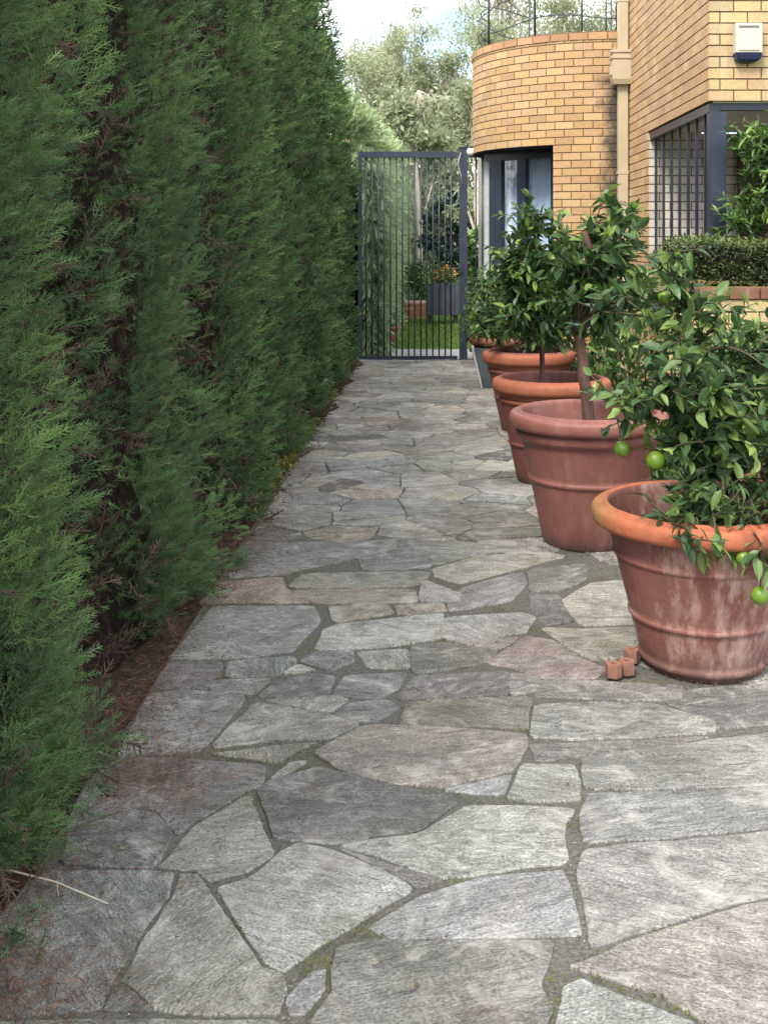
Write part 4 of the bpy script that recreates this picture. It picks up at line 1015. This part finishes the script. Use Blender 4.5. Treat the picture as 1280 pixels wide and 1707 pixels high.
b = MB(); vs = [(*[TC[k]+(aP(LA*i/40)[k]-TC[k])*.985 for k in (0,1)], .06) for i in range(41)]; b.add(vs+[(TC[0]+.6, TC[1], .06)], [(i, i+1, 41) for i in range(40)]); b.build('floor_slab', MAT['concrete'], hs)

# straight wall parallel to the path, with the corner and the face towards the camera
WX, CY, JY, BY = 1.95, 7.81, 10.02, 11.12
def sP(s): return (WX, BY-s)
def sN(s): return (-1, 0)
UPZ = HEAD+.015
brickwork('side_wall_upper', sP, sN, BY-CY, UPZ, UPZ+22*BH, PAL_O, MAT['brick'], hs)
brickwork('side_wall_lower', sP, sN, BY-JY, UPZ-29*BH, UPZ, PAL_O, MAT['brick'], hs, s0=.04)
def fP(s): return (WX+s, CY)
def fN(s): return (0, -1)
brickwork('front_wall_upper', fP, fN, 2.6, UPZ, UPZ+22*BH, PAL_Y, MAT['brick'], hs, s0=-.02)
def jP(s): return (WX+.006+s, JY)
brickwork('porch_back_wall', jP, fN, 3.0, UPZ-29*BH, UPZ-.02, PAL_G, MAT['brick'], hs)
# porch base wall under the bars
brickwork('porch_base_side', lambda s: (WX, JY-s), sN, JY-CY, UPZ-29*BH, UPZ-14*BH, PAL_O, MAT['brick'], hs)
brickwork('porch_base_front', fP, fN, 2.6, UPZ-29*BH, UPZ-14*BH, PAL_Y, MAT['brick'], hs)
b = MB(); b.box(WX+.035, CY+.035, UPZ-.012, WX+2.6, JY-.02, UPZ+.10); b.build('porch_ceiling', MAT['white_box'], hs)  # ceiling coloured pale to bounce light onto the porch back wall
b = MB(); b.box(WX+.01, CY+.05, UPZ-.075, WX+.09, JY-.02, UPZ-.013); b.box(WX+.091, CY+.05, UPZ-.06, WX+2.6, CY+.11, UPZ-.013); b.build('porch_beam', MAT['navy'], hs)
zb0 = UPZ-14*BH
b = MB(); b.box(WX+.015, CY+.03, zb0, WX+.125, CY+.14, UPZ-.0745); b.build('corner_post', MAT['navy'], hs)
gr = MB()
for y_ in (9.93, 9.60, 9.28, 8.98, 8.68, 8.40, 8.13): gr.box(WX+.04, y_-.010, zb0+.03, WX+.062, y_+.010, UPZ-.0745)
gr.box(WX+.038, CY+.14, zb0+.001, WX+.070, JY-.02, zb0+.03); gr.build('window_bars', MAT['navy'], hs)
# dark screen behind the front opening
scr = simple('dark_brown_screen', (.06,.035,.03), .8, .2, 14, .5)
b = MB(); x_ = WX+.78; b.box(x_, JY-.10, zb0-.4, WX+2.8, JY-.06, UPZ-.02)
k = 0
for i in range(24): b.box(x_, JY-.125, zb0-.3+i*.07, WX+2.8, JY-.101, zb0-.3+i*.07+.03)
b.build('porch_screen', scr, hs)
b = MB(); b.box(WX+.42, CY+.5, UPZ-.13, WX+.58, CY+.56, UPZ-.105); b.tube([(WX+.36,CY+.52,UPZ-.05),(WX+.43,CY+.53,UPZ-.11)], .008, 8); b.build('ceiling_fitting', simple('white_fitting', (.8,.8,.8), .4), hs)
b = MB(); b.box(WX+.2, CY+.2, UPZ-20*BH, WX+2.6, JY-.02, zb0-.1); b.build('porch_floor', MAT['concrete'], hs)
b = MB(); b.box(WX+.02, CY+.03, UPZ+22*BH+.001, WX+2.6, BY, UPZ+22*BH+.2); b.build('roof', MAT['concrete'], hs)

# downpipe with its rain head
dp = thing('downpipe', 'cream square downpipe with rain head at the inner corner of the house', 'downpipe', (1.88, 10.98, 0), 0)
b = MB(); b.box(-.048, -.05, 0, .048, .03, 2.90); b.build('pipe', MAT['cream'], dp)
b = MB(); b.box(-.048, -.05, 3.22, .048, .03, 4.6); b.build('upper_pipe', MAT['cream'], dp)
b = MB(); frustum(b, -.10,.085,-.10,.03, -.118,.085,-.115,.035, 2.88, 2.93); b.box(-.115,-.113,2.93,.088,.035,3.13); b.box(-.125,-.122,3.13,.092,.038,3.155); b.box(-.110,-.108,3.155,.085,.03,3.19); b.box(-.122,-.118,3.19,.09,.036,3.22)
b.box(-.135,-.09,2.97,-.1155,-.02,3.05); b.build('rain_head', MAT['cream'], dp)
for z in (.9, 2.0, 3.7):
    b = MB(); b.box(-.056,-.054,z,.056,.03,z+.03); b.build('strap', MAT['cream'], dp)

# alarm box
al = thing('alarm_box', 'cream alarm siren box with blue base high on the corner wall', 'alarm box', tuple(at(1243, 68, CY-.012)))
k_ = CY/F; w_, h_ = 22*k_, 24*k_
b = MB(); b.box(-w_,-.07,-h_+.01,w_,.006,h_+.012); b.box(-w_*.78,-.078,-h_*.75,w_*.78,-.0705,h_*.62); b.build('cover', MAT['white_box'], al)
b = MB(); b.box(-w_*.75,-.074,h_*.80,w_*.75,-.0706,h_*.93); b.build('slot', MAT['grey_plastic'], al)
b = MB(); v = [(-w_*.98,-.07,-h_+.008),(w_*.98,-.07,-h_+.008),(w_*.98,.004,-h_+.008),(-w_*.98,.004,-h_+.008),(-w_*.92,-.06,-h_-.035),(w_*.92,-.06,-h_-.035),(w_*.92,.0,-h_-.035),(-w_*.92,.0,-h_-.035),(-w_*.5,-.045,-h_-.055),(w_*.5,-.045,-h_-.055),(w_*.5,.0,-h_-.055),(-w_*.5,.0,-h_-.055)]
b.add(v, [(0,1,2,3),(0,4,5,1),(1,5,6,2),(2,6,7,3),(3,7,4,0),(4,8,9,5),(5,9,10,6),(6,10,11,7),(7,11,8,4),(8,11,10,9)]); b.build('strobe_base', MAT['blue_plastic'], al)

# terrace railing on the tower
rl = thing('terrace_railing', 'dark curled wire railing round the top of the curved brick tower', 'railing', (TC[0], TC[1], ZT))
RR = TR_-.06
def cpt(a, z, r_=RR): return (r_*math.cos(a), r_*math.sin(a), z)
for z, rd in ((.17,.006),(.40,.006),(.66,.006),(.98,.011)):
    b = MB(); b.tube([cpt(math.radians(120+ i*300/90), z+.035*math.sin(i*.35+z*9)*(z < .9)) for i in range(91)], rd, 6); b.build('rail', MAT['wire'], rl)
for px_ in (806, 886, 968, 1029):
    a = a_of_px(px_) if px_ > 790 else PI
    b = MB(); b.tube([cpt(a, -.01), cpt(a, 1.02)], .011 if px_ != 968 else .008, 8); b.build('railing_post', MAT['wire'], rl)
for ang in (30, 75, 120, 345):
    b = MB(); b.tube([cpt(math.radians(ang), -.2), cpt(math.radians(ang), 1.02)], .011, 8); b.build('railing_post', MAT['wire'], rl)
a = a_of_px(806); b = MB(); pts = []
for i in range(120):
    t_ = i/119; ph = t_*2*PI*4.5; q = cpt(a, .02+t_*.98, RR); tx, ty = -math.sin(a), math.cos(a)
    pts.append((q[0]-.03+math.cos(ph)*.055, q[1]+math.sin(ph)*.03, q[2]))
b.tube(pts, .006, 6); b.build('wire_scroll', MAT['wire'], rl)
a = a_of_px(1010); b = MB(); b.tube([cpt(a,.0),cpt(a,.32)], .008, 6); b.build('railing_post', MAT['wire'], rl)

# ------------------------------------------------------------------ planter wall, box hedge, plants on the right
pw = thing('planter_wall', 'low brick planter wall carrying the clipped box hedge', 'wall', (1.50, 7.05, 0))
brickwork('wall_front', lambda s: (s, 0), fN, 2.9, 1.055-13*BH, 1.055-BH, PAL_Y, MAT['brick'], pw)
brickwork('coping', lambda s: (s, 0), fN, 2.9, 1.055-BH+.0005, 1.055, [(.24,.11,.08),(.28,.13,.09)], MAT['brick'], pw, proud=.02)
brickwork('wall_end', lambda s: (0, .64-s), sN, .64, 1.055-13*BH, 1.055, PAL_O, MAT['brick'], pw)
b = MB(); b.box(.01,.01,.6,2.9,.64,1.045); b.build('planter_soil', MAT['soil'], pw)
def leaf_cloud(P, D, S, T, tm=LF2, r=None):
    n = len(P); d = D/np.linalg.norm(D, axis=1, keepdims=True); up_ = np.array([0,0,1.])+r.normal(size=(n,3))*.6
    yv = up_-d*np.sum(up_*d, 1, keepdims=True); yv /= np.linalg.norm(yv, axis=1, keepdims=True)
    Fm = np.stack([np.cross(yv, d), yv, d], 2)*S[:, None, None]; V = np.einsum('nij,qkj->nqki', Fm, tm[0])+P[:, None, None, :]
    return V.reshape(-1,4,3), np.tile(tm[1], (n,1,1)).reshape(-1,4), np.repeat(T, tm[0].shape[0])
bh = thing('box_hedge', 'low clipped box hedge on the brick planter below the porch', 'hedge', (1.60, 7.10, 1.045))
r = np.random.default_rng(77); n = 15000; L_, W_, H_ = 2.7, .52, .285
u = r.random((n,3)); side = r.integers(0, 10, n)
P = np.stack([u[:,0]*L_, u[:,1]*W_, u[:,2]*H_], 1); nrm = np.zeros((n,3))
fr = side < 5; P[fr,1] = 0; nrm[fr,1] = -1; tp = (side >= 5) & (side < 9); P[tp,2] = H_; nrm[tp,2] = 1; en = side == 9; P[en,0] = 0; nrm[en,0] = -1
P += r.normal(size=(n,3))*.016; P[:,2] += .012*np.sin(P[:,0]*9)
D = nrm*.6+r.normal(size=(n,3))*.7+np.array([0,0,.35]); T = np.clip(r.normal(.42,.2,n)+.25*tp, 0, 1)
P[:,2] = np.maximum(P[:,2], .02)
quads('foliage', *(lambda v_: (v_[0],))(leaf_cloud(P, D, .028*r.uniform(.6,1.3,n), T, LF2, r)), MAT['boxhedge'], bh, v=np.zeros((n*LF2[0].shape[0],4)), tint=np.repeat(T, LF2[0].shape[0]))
b = MB(); b.box(.03,.03,.05,L_,W_-.03,H_-.03); b.build('inner_branches', MAT['core'], bh)
for k in range(12):
    b = MB(); x_ = .12+k*.22; b.tube([(x_,.1,-.005),(x_+random.uniform(-.03,.03),.12,.10)], .008, 6); b.build('stem', MAT['bark'], bh)

# large shrub in front of the porch
st = [([(2.30,7.75,1.0),(2.32,7.72,1.35),(2.35,7.70,1.9)], .02), ([(2.30,7.75,1.0),(2.5,7.7,1.4),(2.6,7.65,1.9)], .015)]
tg = fill_targets(R_, [(1205,385),(1215,350),(1245,330),(1225,280),(1245,225),(1330,205),(1400,300),(1340,390)], 62, 7.62, .22)
citrus('garden_shrub', 'light green leafy shrub rising in front of the dark porch opening', 'shrub', (2.30, 7.75, .98), st, tg, MAT['shrub'], MAT['bark'], .095, 14, None, 5, 9, spread=.17, tmpl=leaf_template(3,.30,.15,.25), tone0=.42, tips=.45)

# planted bed behind the pots
r = np.random.default_rng(91)
def clump(name, label, x, y, n, hgt, wid, mat, tm, leaf, tone, seed, group=None):
    r = np.random.default_rng(seed); t = thing(name, label, 'plant', (x, y, -.006), group=group)
    P = r.normal(size=(n,3))*np.array([wid*.42, wid*.42, 0]); P[:,2] = .02+r.random(n)**.8*hgt*np.exp(-(P[:,0]**2+P[:,1]**2)/(wid**2*1.1))
    D = P*np.array([1,1,.2])/wid+np.array([0,0,.7])+r.normal(size=(n,3))*.45
    T = np.clip(r.normal(tone,.2,n), 0, 1); V, A, TT = leaf_cloud(P, D, leaf*r.uniform(.5,1.3,n), T, tm, r)
    V[:,:,2] = np.maximum(V[:,:,2], .004)
    quads('leaves', V, mat, t, v=A, tint=TT)
    b = MB()
    for k in range(7):
        a = k*.9; b.tube([(0,0,0),(math.cos(a)*wid*.12,math.sin(a)*wid*.12,hgt*.35),(math.cos(a)*wid*.3,math.sin(a)*wid*.3,hgt*.75)], [.005,.004,.002], 5)
    b.build('stems', MAT['twig'], t)
BEDP = [
 ('bed_plant','tufted pale green plant between the second pot and the planter wall',1.42,5.15,420,.42,.30,'bed',LF_N,.16,.55),
 ('bed_plant','low grassy green plant just right of the third pot',1.15,6.55,360,.34,.30,'bed',LF_N,.14,.6),
 ('bed_plant','bushy mid green plant behind the pruned citrus trunk',1.55,5.75,560,.62,.36,'shrub',LF2,.075,.35),
 ('bed_plant','grey green spiky plant in front of the planter wall at its left end',1.75,6.55,420,.75,.30,'bed',LF_N,.20,.45),
 ('bed_plant','upright light green spiky plant against the planter wall at the right',2.25,6.5,420,.85,.32,'bed',LF_N,.22,.6),
 ('bed_plant','dark leafy plant below the planter wall behind the nearest lime tree',2.0,5.7,700,.75,.42,'citrus2',LF2,.085,.4),
 ('bed_plant','broad leafy plant at the right edge behind the lime tree',2.35,5.2,700,.70,.42,'shrub',LF2,.085,.35),
 ('bed_plant','low mixed green plant by the paving edge behind the dark red pot',1.75,4.85,500,.45,.36,'bed',LF2,.07,.45),
 ('bed_plant','dry straw coloured tuft right of the orange rimmed pots',1.05,7.4,300,.30,.26,'bed',LF_N,.13,.9),
 ('bed_plant','rounded green plant behind the pot next to the grey planter',1.25,8.3,600,.85,.40,'shrub',LF2,.08,.3),
 ('bed_plant','tall leafy plant at the left end of the box hedge',1.30,7.35,640,1.0,.34,'shrub',LF2,.08,.4),
 ('bed_plant','low dark plant between grey planter and the curved wall',1.15,9.6,500,.75,.40,'citrus',LF2,.09,.3),
]
for i, (nm, lb, x_, y_, n_, hg, wd, mt, tm, lf, tn) in enumerate(BEDP): clump(nm, lb, x_, y_, n_, hg, wd, MAT[mt], tm, lf, tn, 200+i, 'plants in the bed behind the pots')
# ground cover: weeds and yellowing growth at the hedge foot, grass in the bed
n = 3200; y = 5.2+r.random(n)**.9*7; x = XL-.05+r.normal(size=n)*.035; P = np.stack([x, y, .012+r.random(n)*.05], 1); D = r.normal(size=(n,3))*.7+np.array([.3,0,.8])
T = np.clip(r.normal(.45,.25,n),0,1); V, A, TT = leaf_cloud(P, D, .035*r.uniform(.5,1.3,n), T, LF2, r)
mm_ = foliage_mat('edge_weeds', (.05,.07,.02), (.13,.15,.03), (.36,.30,.05), .6, .3, .3)
tag(quads('hedge_foot_weeds', V, mm_, v=A, tint=TT), 'yellow green weeds along the left edge of the far path', 'weeds', kind='stuff')
n = 9000; x = 1.0+r.random(n)*2.4; y = 4.65+r.random(n)*4.6; P = np.stack([x, y, np.full(n,.0)], 1); D = r.normal(size=(n,3))*.35+np.array([0,0,.9])
T = np.clip(r.normal(.6,.25,n),0,1); V, A, TT = leaf_cloud(P, D, .11*r.uniform(.5,1.3,n), T, LF_N, r); V[:,:,2] = np.maximum(V[:,:,2], -.004)
tag(quads('bed_grass', V, MAT['bed'], v=A, tint=TT), 'rough grass and weeds covering the bed behind the pots', 'grass', kind='stuff')
sheet('bed_ground', .98, 4.62, 4.6, 12.4, .0148, MAT['soil'])

# ------------------------------------------------------------------ garden beyond the gate
n = 26000; x = -.8+r.random(n)*3.2; y = 13.75+r.random(n)**.9*6.5; P = np.stack([x, y, np.full(n,-.004)], 1); D = r.normal(size=(n,3))*.3+np.array([0,0,.8])
T = np.clip(r.normal(.5,.2,n),0,1); V, A, TT = leaf_cloud(P, D, .045*r.uniform(.6,1.3,n), T, LF_N, r); V[:,:,2] = np.maximum(V[:,:,2], -.006)
tag(quads('lawn_grass', V, MAT['grass'], v=A, tint=TT), 'bright green lawn grass beyond the gate', 'grass', kind='stuff')
# low brick garden wall
GY = 18.8
lw = thing('garden_wall', 'low orange brick garden wall with pink cap beyond the lawn', 'wall', (at(655,0,GY).x, GY, 0))
wlen = at(712,0,GY).x-at(655,0,GY).x
brickwork('wall_face', lambda s: (s,0), fN, wlen, 0.0, .27, [(.62,.28,.14),(.68,.33,.18),(.56,.24,.12)], MAT['brick'], lw)
b = MB(); b.box(-.01,-.02,.272,wlen,.25,.31); b.build('cap', simple('pink_cap', (.58,.36,.30), .8), lw)
b = MB(); b.box(0.002,.006,0,wlen-.002,.24,.268); b.build('wall_core', MAT['mortar'], lw)
# dark slatted box planter on a low stand
pt = thing('slatted_planter', 'dark grey slatted wooden planter box beyond the gate', 'planter', (at(738,0,17.6).x, 17.6, 0))
hw = 28/F*17.6
for i in range(7):
    b = MB(); x0 = -hw+i*2*hw/7; b.box(x0+.004, -.012, .16, x0+2*hw/7-.004, .012, .66); b.build('slat', MAT['slat'], pt)
b = MB(); b.box(-hw+.002,.013,.16,hw-.002,.45,.64); b.build('box', MAT['slat'], pt)
for x0 in (-hw+.03, hw-.09):
    b = MB(); b.box(x0,.03,0,x0+.06,.4,.16); b.build('stand', MAT['stub'], pt)
t = thing('flower_bush', 'bush with bright orange flowers on top of the dark planter', 'flower bush', (pt.location.x, 17.8, .64))
rr_ = np.random.default_rng(8); n = 700; P = rr_.normal(size=(n,3))*np.array([.17,.12,.10])+np.array([0,0,.16]); P[:,2] = np.maximum(P[:,2], .01)
T = np.clip(rr_.normal(.45,.2,n),0,1); V, A, TT = leaf_cloud(P, rr_.normal(size=(n,3)), .06*rr_.uniform(.6,1.3,n), T, LF2, rr_); quads('leaves', V, MAT['shrub'], t, v=A, tint=TT)
for k in range(13):
    c_ = np.array([rr_.uniform(-.18,.20), -.10+rr_.normal()*.03, .20+rr_.normal()*.06]); n = 14; P = c_+rr_.normal(size=(n,3))*.006
    V, A, TT = leaf_cloud(P, rr_.normal(size=(n,3)), .045*rr_.uniform(.7,1.3,n), np.ones(n)*.5, leaf_template(2,.8,.1,.1), rr_); quads('flower', V, MAT['orange'], t, v=A, tint=TT)
# pinkish pot left
pot('plant_pot', 'pinkish pot standing on the concrete behind the gate beside the hedge', (at(640,0,14.0).x, 14.0, -.004), .13, .18, .27, .20, .04, [], MAT['terra_brown'], None, .05)
clump('potted_plant', 'small leafy plant in the pinkish pot behind the gate', at(640,0,14.0).x, 14.0, 160, .35, .2, MAT['shrub'], LF2, .06, .4, 330); bpy.data.objects['potted_plant'].location.z = .20

def leafy_tree(name, label, x, y, H, blobs, n, leaf, matk, barkm, tr, seed, group=None, trunk_pts=None, tone=.45, tm=None):
    r = np.random.default_rng(seed); t = thing(name, label, 'tree', (x, y, -.02), group=group); P, T, W = [], [], []
    tot = sum(bl[3]**2 for bl in blobs)
    b = MB(); tp_ = trunk_pts or [(0,0,0),(.1,0,H*.35),(-.05,.1,H*.6),(0,0,H*.85)]
    b.tube(tp_, [tr*(1-.75*i/(len(tp_)-1)) for i in range(len(tp_))], 10)
    cl = []
    for bx, by, bz, br in blobs:
        m_ = int(n*br**2/tot); nc = max(4, int(14*br))
        cc = r.normal(size=(nc,3)); cc /= np.linalg.norm(cc, axis=1, keepdims=True); cc = cc*(br*r.uniform(.35,1.0,(nc,1)))+np.array([bx,by,bz])
        idx = r.integers(0, nc, m_); ct = r.normal(tone,.16,nc); P.append(cc[idx]+r.normal(size=(m_,3))*br*np.array([.17,.17,.14])); T.append(ct[idx]+r.normal(size=m_)*.12)
        for c_ in cc[:: max(1, nc//10)]:
            s_ = np.array(tp_[min(len(tp_)-1, 1+int(r.integers(0, len(tp_)-1)))]); mid = (s_+c_)/2+np.array([0,0,.1*br])
            b.tube(bezier(s_, mid, c_, 5), [tr*.30, tr*.22, tr*.16, tr*.10, tr*.05], 6)
    P = np.concatenate(P); T = np.clip(np.concatenate(T), 0, 1); P[:,2] = np.maximum(P[:,2], .05); n_ = len(P)
    b.build('trunk', barkm, t)
    tm = tm or leaf_template(1,.5,.1,.1)
    V, A, TT = leaf_cloud(P, r.normal(size=(n_,3))+np.array([0,0,-.2]), leaf*r.uniform(.6,1.4,n_), T, tm, r); quads('crown', V, MAT[matk], t, v=A, tint=TT)
    return t
one = (np.array([[(-.22,0,.4),(0,-.03,0),(.22,0,.4),(0,.0,1.)]], dtype=float), np.zeros((1,4)))
def W(px_, Y): return (px_-PX)/F*Y
leafy_tree('magnolia_tree', 'dark glossy leaved tree just behind the gate post', W(755,19.5), 19.5, 2.4, [(0,0,1.75,.42),(-.15,0,1.35,.42),(.2,0,1.2,.42),(0,0,.95,.35),(.1,.1,2.0,.28)], 4200, .10, 'darkleaf', MAT['bark'], .05, 41, tm=LF2, trunk_pts=[(0,0,0),(0,0,.8),(0,0,1.9)])
leafy_tree('garden_shrub', 'bright green shrub left of the dark tree beyond the gate', W(692,20.5), 20.5, 1.3, [(0,0,.75,.30),(-.1,0,.45,.32),(.1,0,.4,.3)], 2600, .09, 'shrub', MAT['twig'], .02, 42, tm=LF2, tone=.7)
leafy_tree('garden_shrub', 'light green shrub between the gate post and the house', W(798,16.5), 16.5, 1.5, [(0,0,1.1,.26),(.05,0,.65,.32),(-.05,0,1.4,.2)], 2600, .09, 'shrub', MAT['twig'], .02, 43, tm=LF2, tone=.65)
leafy_tree('slender_tree', 'pale trunked tree between the gate post and the curved wall', W(800,18.5), 18.5, 4.6, [(0,.2,3.6,.6),(.3,.4,4.3,.7),(-.2,.2,2.0,.3)], 2600, .12, 'olive', MAT['palebark'], .085, 44, tm=one, trunk_pts=[(.05,0,0),(.0,0,1.2),(-.06,0,2.0),(.06,.1,3.0),(0,.1,4.2)])
leafy_tree('slender_tree', 'pale straight trunk seen through the middle gate bars', W(697,24), 24, 5, [(0,.2,4.2,.9),(.2,.2,3.2,.5)], 3500, .14, 'olive', MAT['palebark'], .10, 45, tm=one, trunk_pts=[(0,0,0),(.02,0,1.5),(-.05,0,3.0),(0,.1,4.6)])
# dense backdrop: screen of pale trees, each its own
G = 'pale trees beyond the garden'
BT = [
 ('olive_tree','tall silvery gum tree rising left of centre over the gate',668,34,8.4,[(0,0,5.4,2.0),(.5,0,3.2,1.7),(-.6,0,6.6,1.3),(.2,0,7.6,.9),(-.3,0,1.8,1.3)],17000,'olive',.55),
 ('olive_tree','broad grey green tree directly beside the curved brick wall',752,31,7.2,[(0,0,4.6,1.6),(.3,0,3.0,1.5),(-.7,0,2.3,1.3),(-.2,0,6.0,1.0),(.9,0,1.6,1.2)],18000,'olive',.40),
 ('olive_tree','thin topped silvery tree seen over the left end of the railing',830,38,11.5,[(0,0,8.6,1.9),(.6,0,6.8,1.9),(-.8,0,5.2,1.7),(.2,0,10.2,1.0)],13000,'olive',.55),
 ('olive_tree','grey green tree seen through the middle of the terrace railing',930,40,11.0,[(0,0,8.4,2.0),(1.2,0,7.6,1.6),(-1.2,0,7.2,1.6),(.4,0,10,1.2)],13000,'olive',.5),
 ('olive_tree','pale tree seen through the right end of the terrace railing',1030,42,12.0,[(0,0,8.8,2.1),(-1.2,0,7.6,1.7),(.8,0,10.4,1.3)],11000,'olive',.50),
 ('golden_tree','golden orange autumn tree above the end of the cypress hedge',612,45,8.2,[(0,0,5.6,1.15),(.3,0,4.4,1.0),(-.4,0,6.3,.8),(.6,0,3.6,.9)],14000,'golden',.5),
 ('golden_tree','yellow green tree low between the hedge end and the gum tree',668,44,4.6,[(0,0,3.4,1.0),(.5,0,2.4,1.1),(-.5,0,2.4,1.0),(0,0,4.4,.6)],14000,'golden',.25),
 ('olive_tree','pale wispy tree behind the hedge at the top left of the sky',622,52,11.0,[(0,0,7.5,1.7),(.6,0,9.4,1.2),(-.8,0,5.6,1.4)],11000,'olive',.75),
]
for i, (nm, lb, px_, Y_, H_, bl, n_, mk, tn) in enumerate(BT):
    leafy_tree(nm, lb, W(px_, Y_), Y_, H_, bl, int(n_*1.5), .125, mk, MAT['palebark'], .16, 60+i, G, tm=one, tone=tn)
# far screening hedge closing the garden
t = thing('screen_hedge', 'mixed pale green screen of bushes closing the far end of the garden', 'hedge', (0, 27, 0))
rr_ = np.random.default_rng(15); n = 26000; x = rr_.uniform(-3,7,n); z = rr_.random(n)*2.6*(.85+.15*np.sin(x*2)); P = np.stack([x, rr_.normal(size=n)*.25+.1*np.sin(x*5), z+.03], 1)
T = np.clip(.45+.25*np.sin(x*3+z*2)+rr_.normal(size=n)*.15, 0, 1); V, A, TT = leaf_cloud(P, rr_.normal(size=(n,3)), .15*rr_.uniform(.6,1.3,n), T, one, rr_)
quads('foliage', V, MAT['palebush'], t, v=A, tint=TT)
b = MB(); b.box(-3,.15,0,7,.5,2.3); b.build('inner_branches', simple('hedge_core', (.07,.075,.045), .95), t)
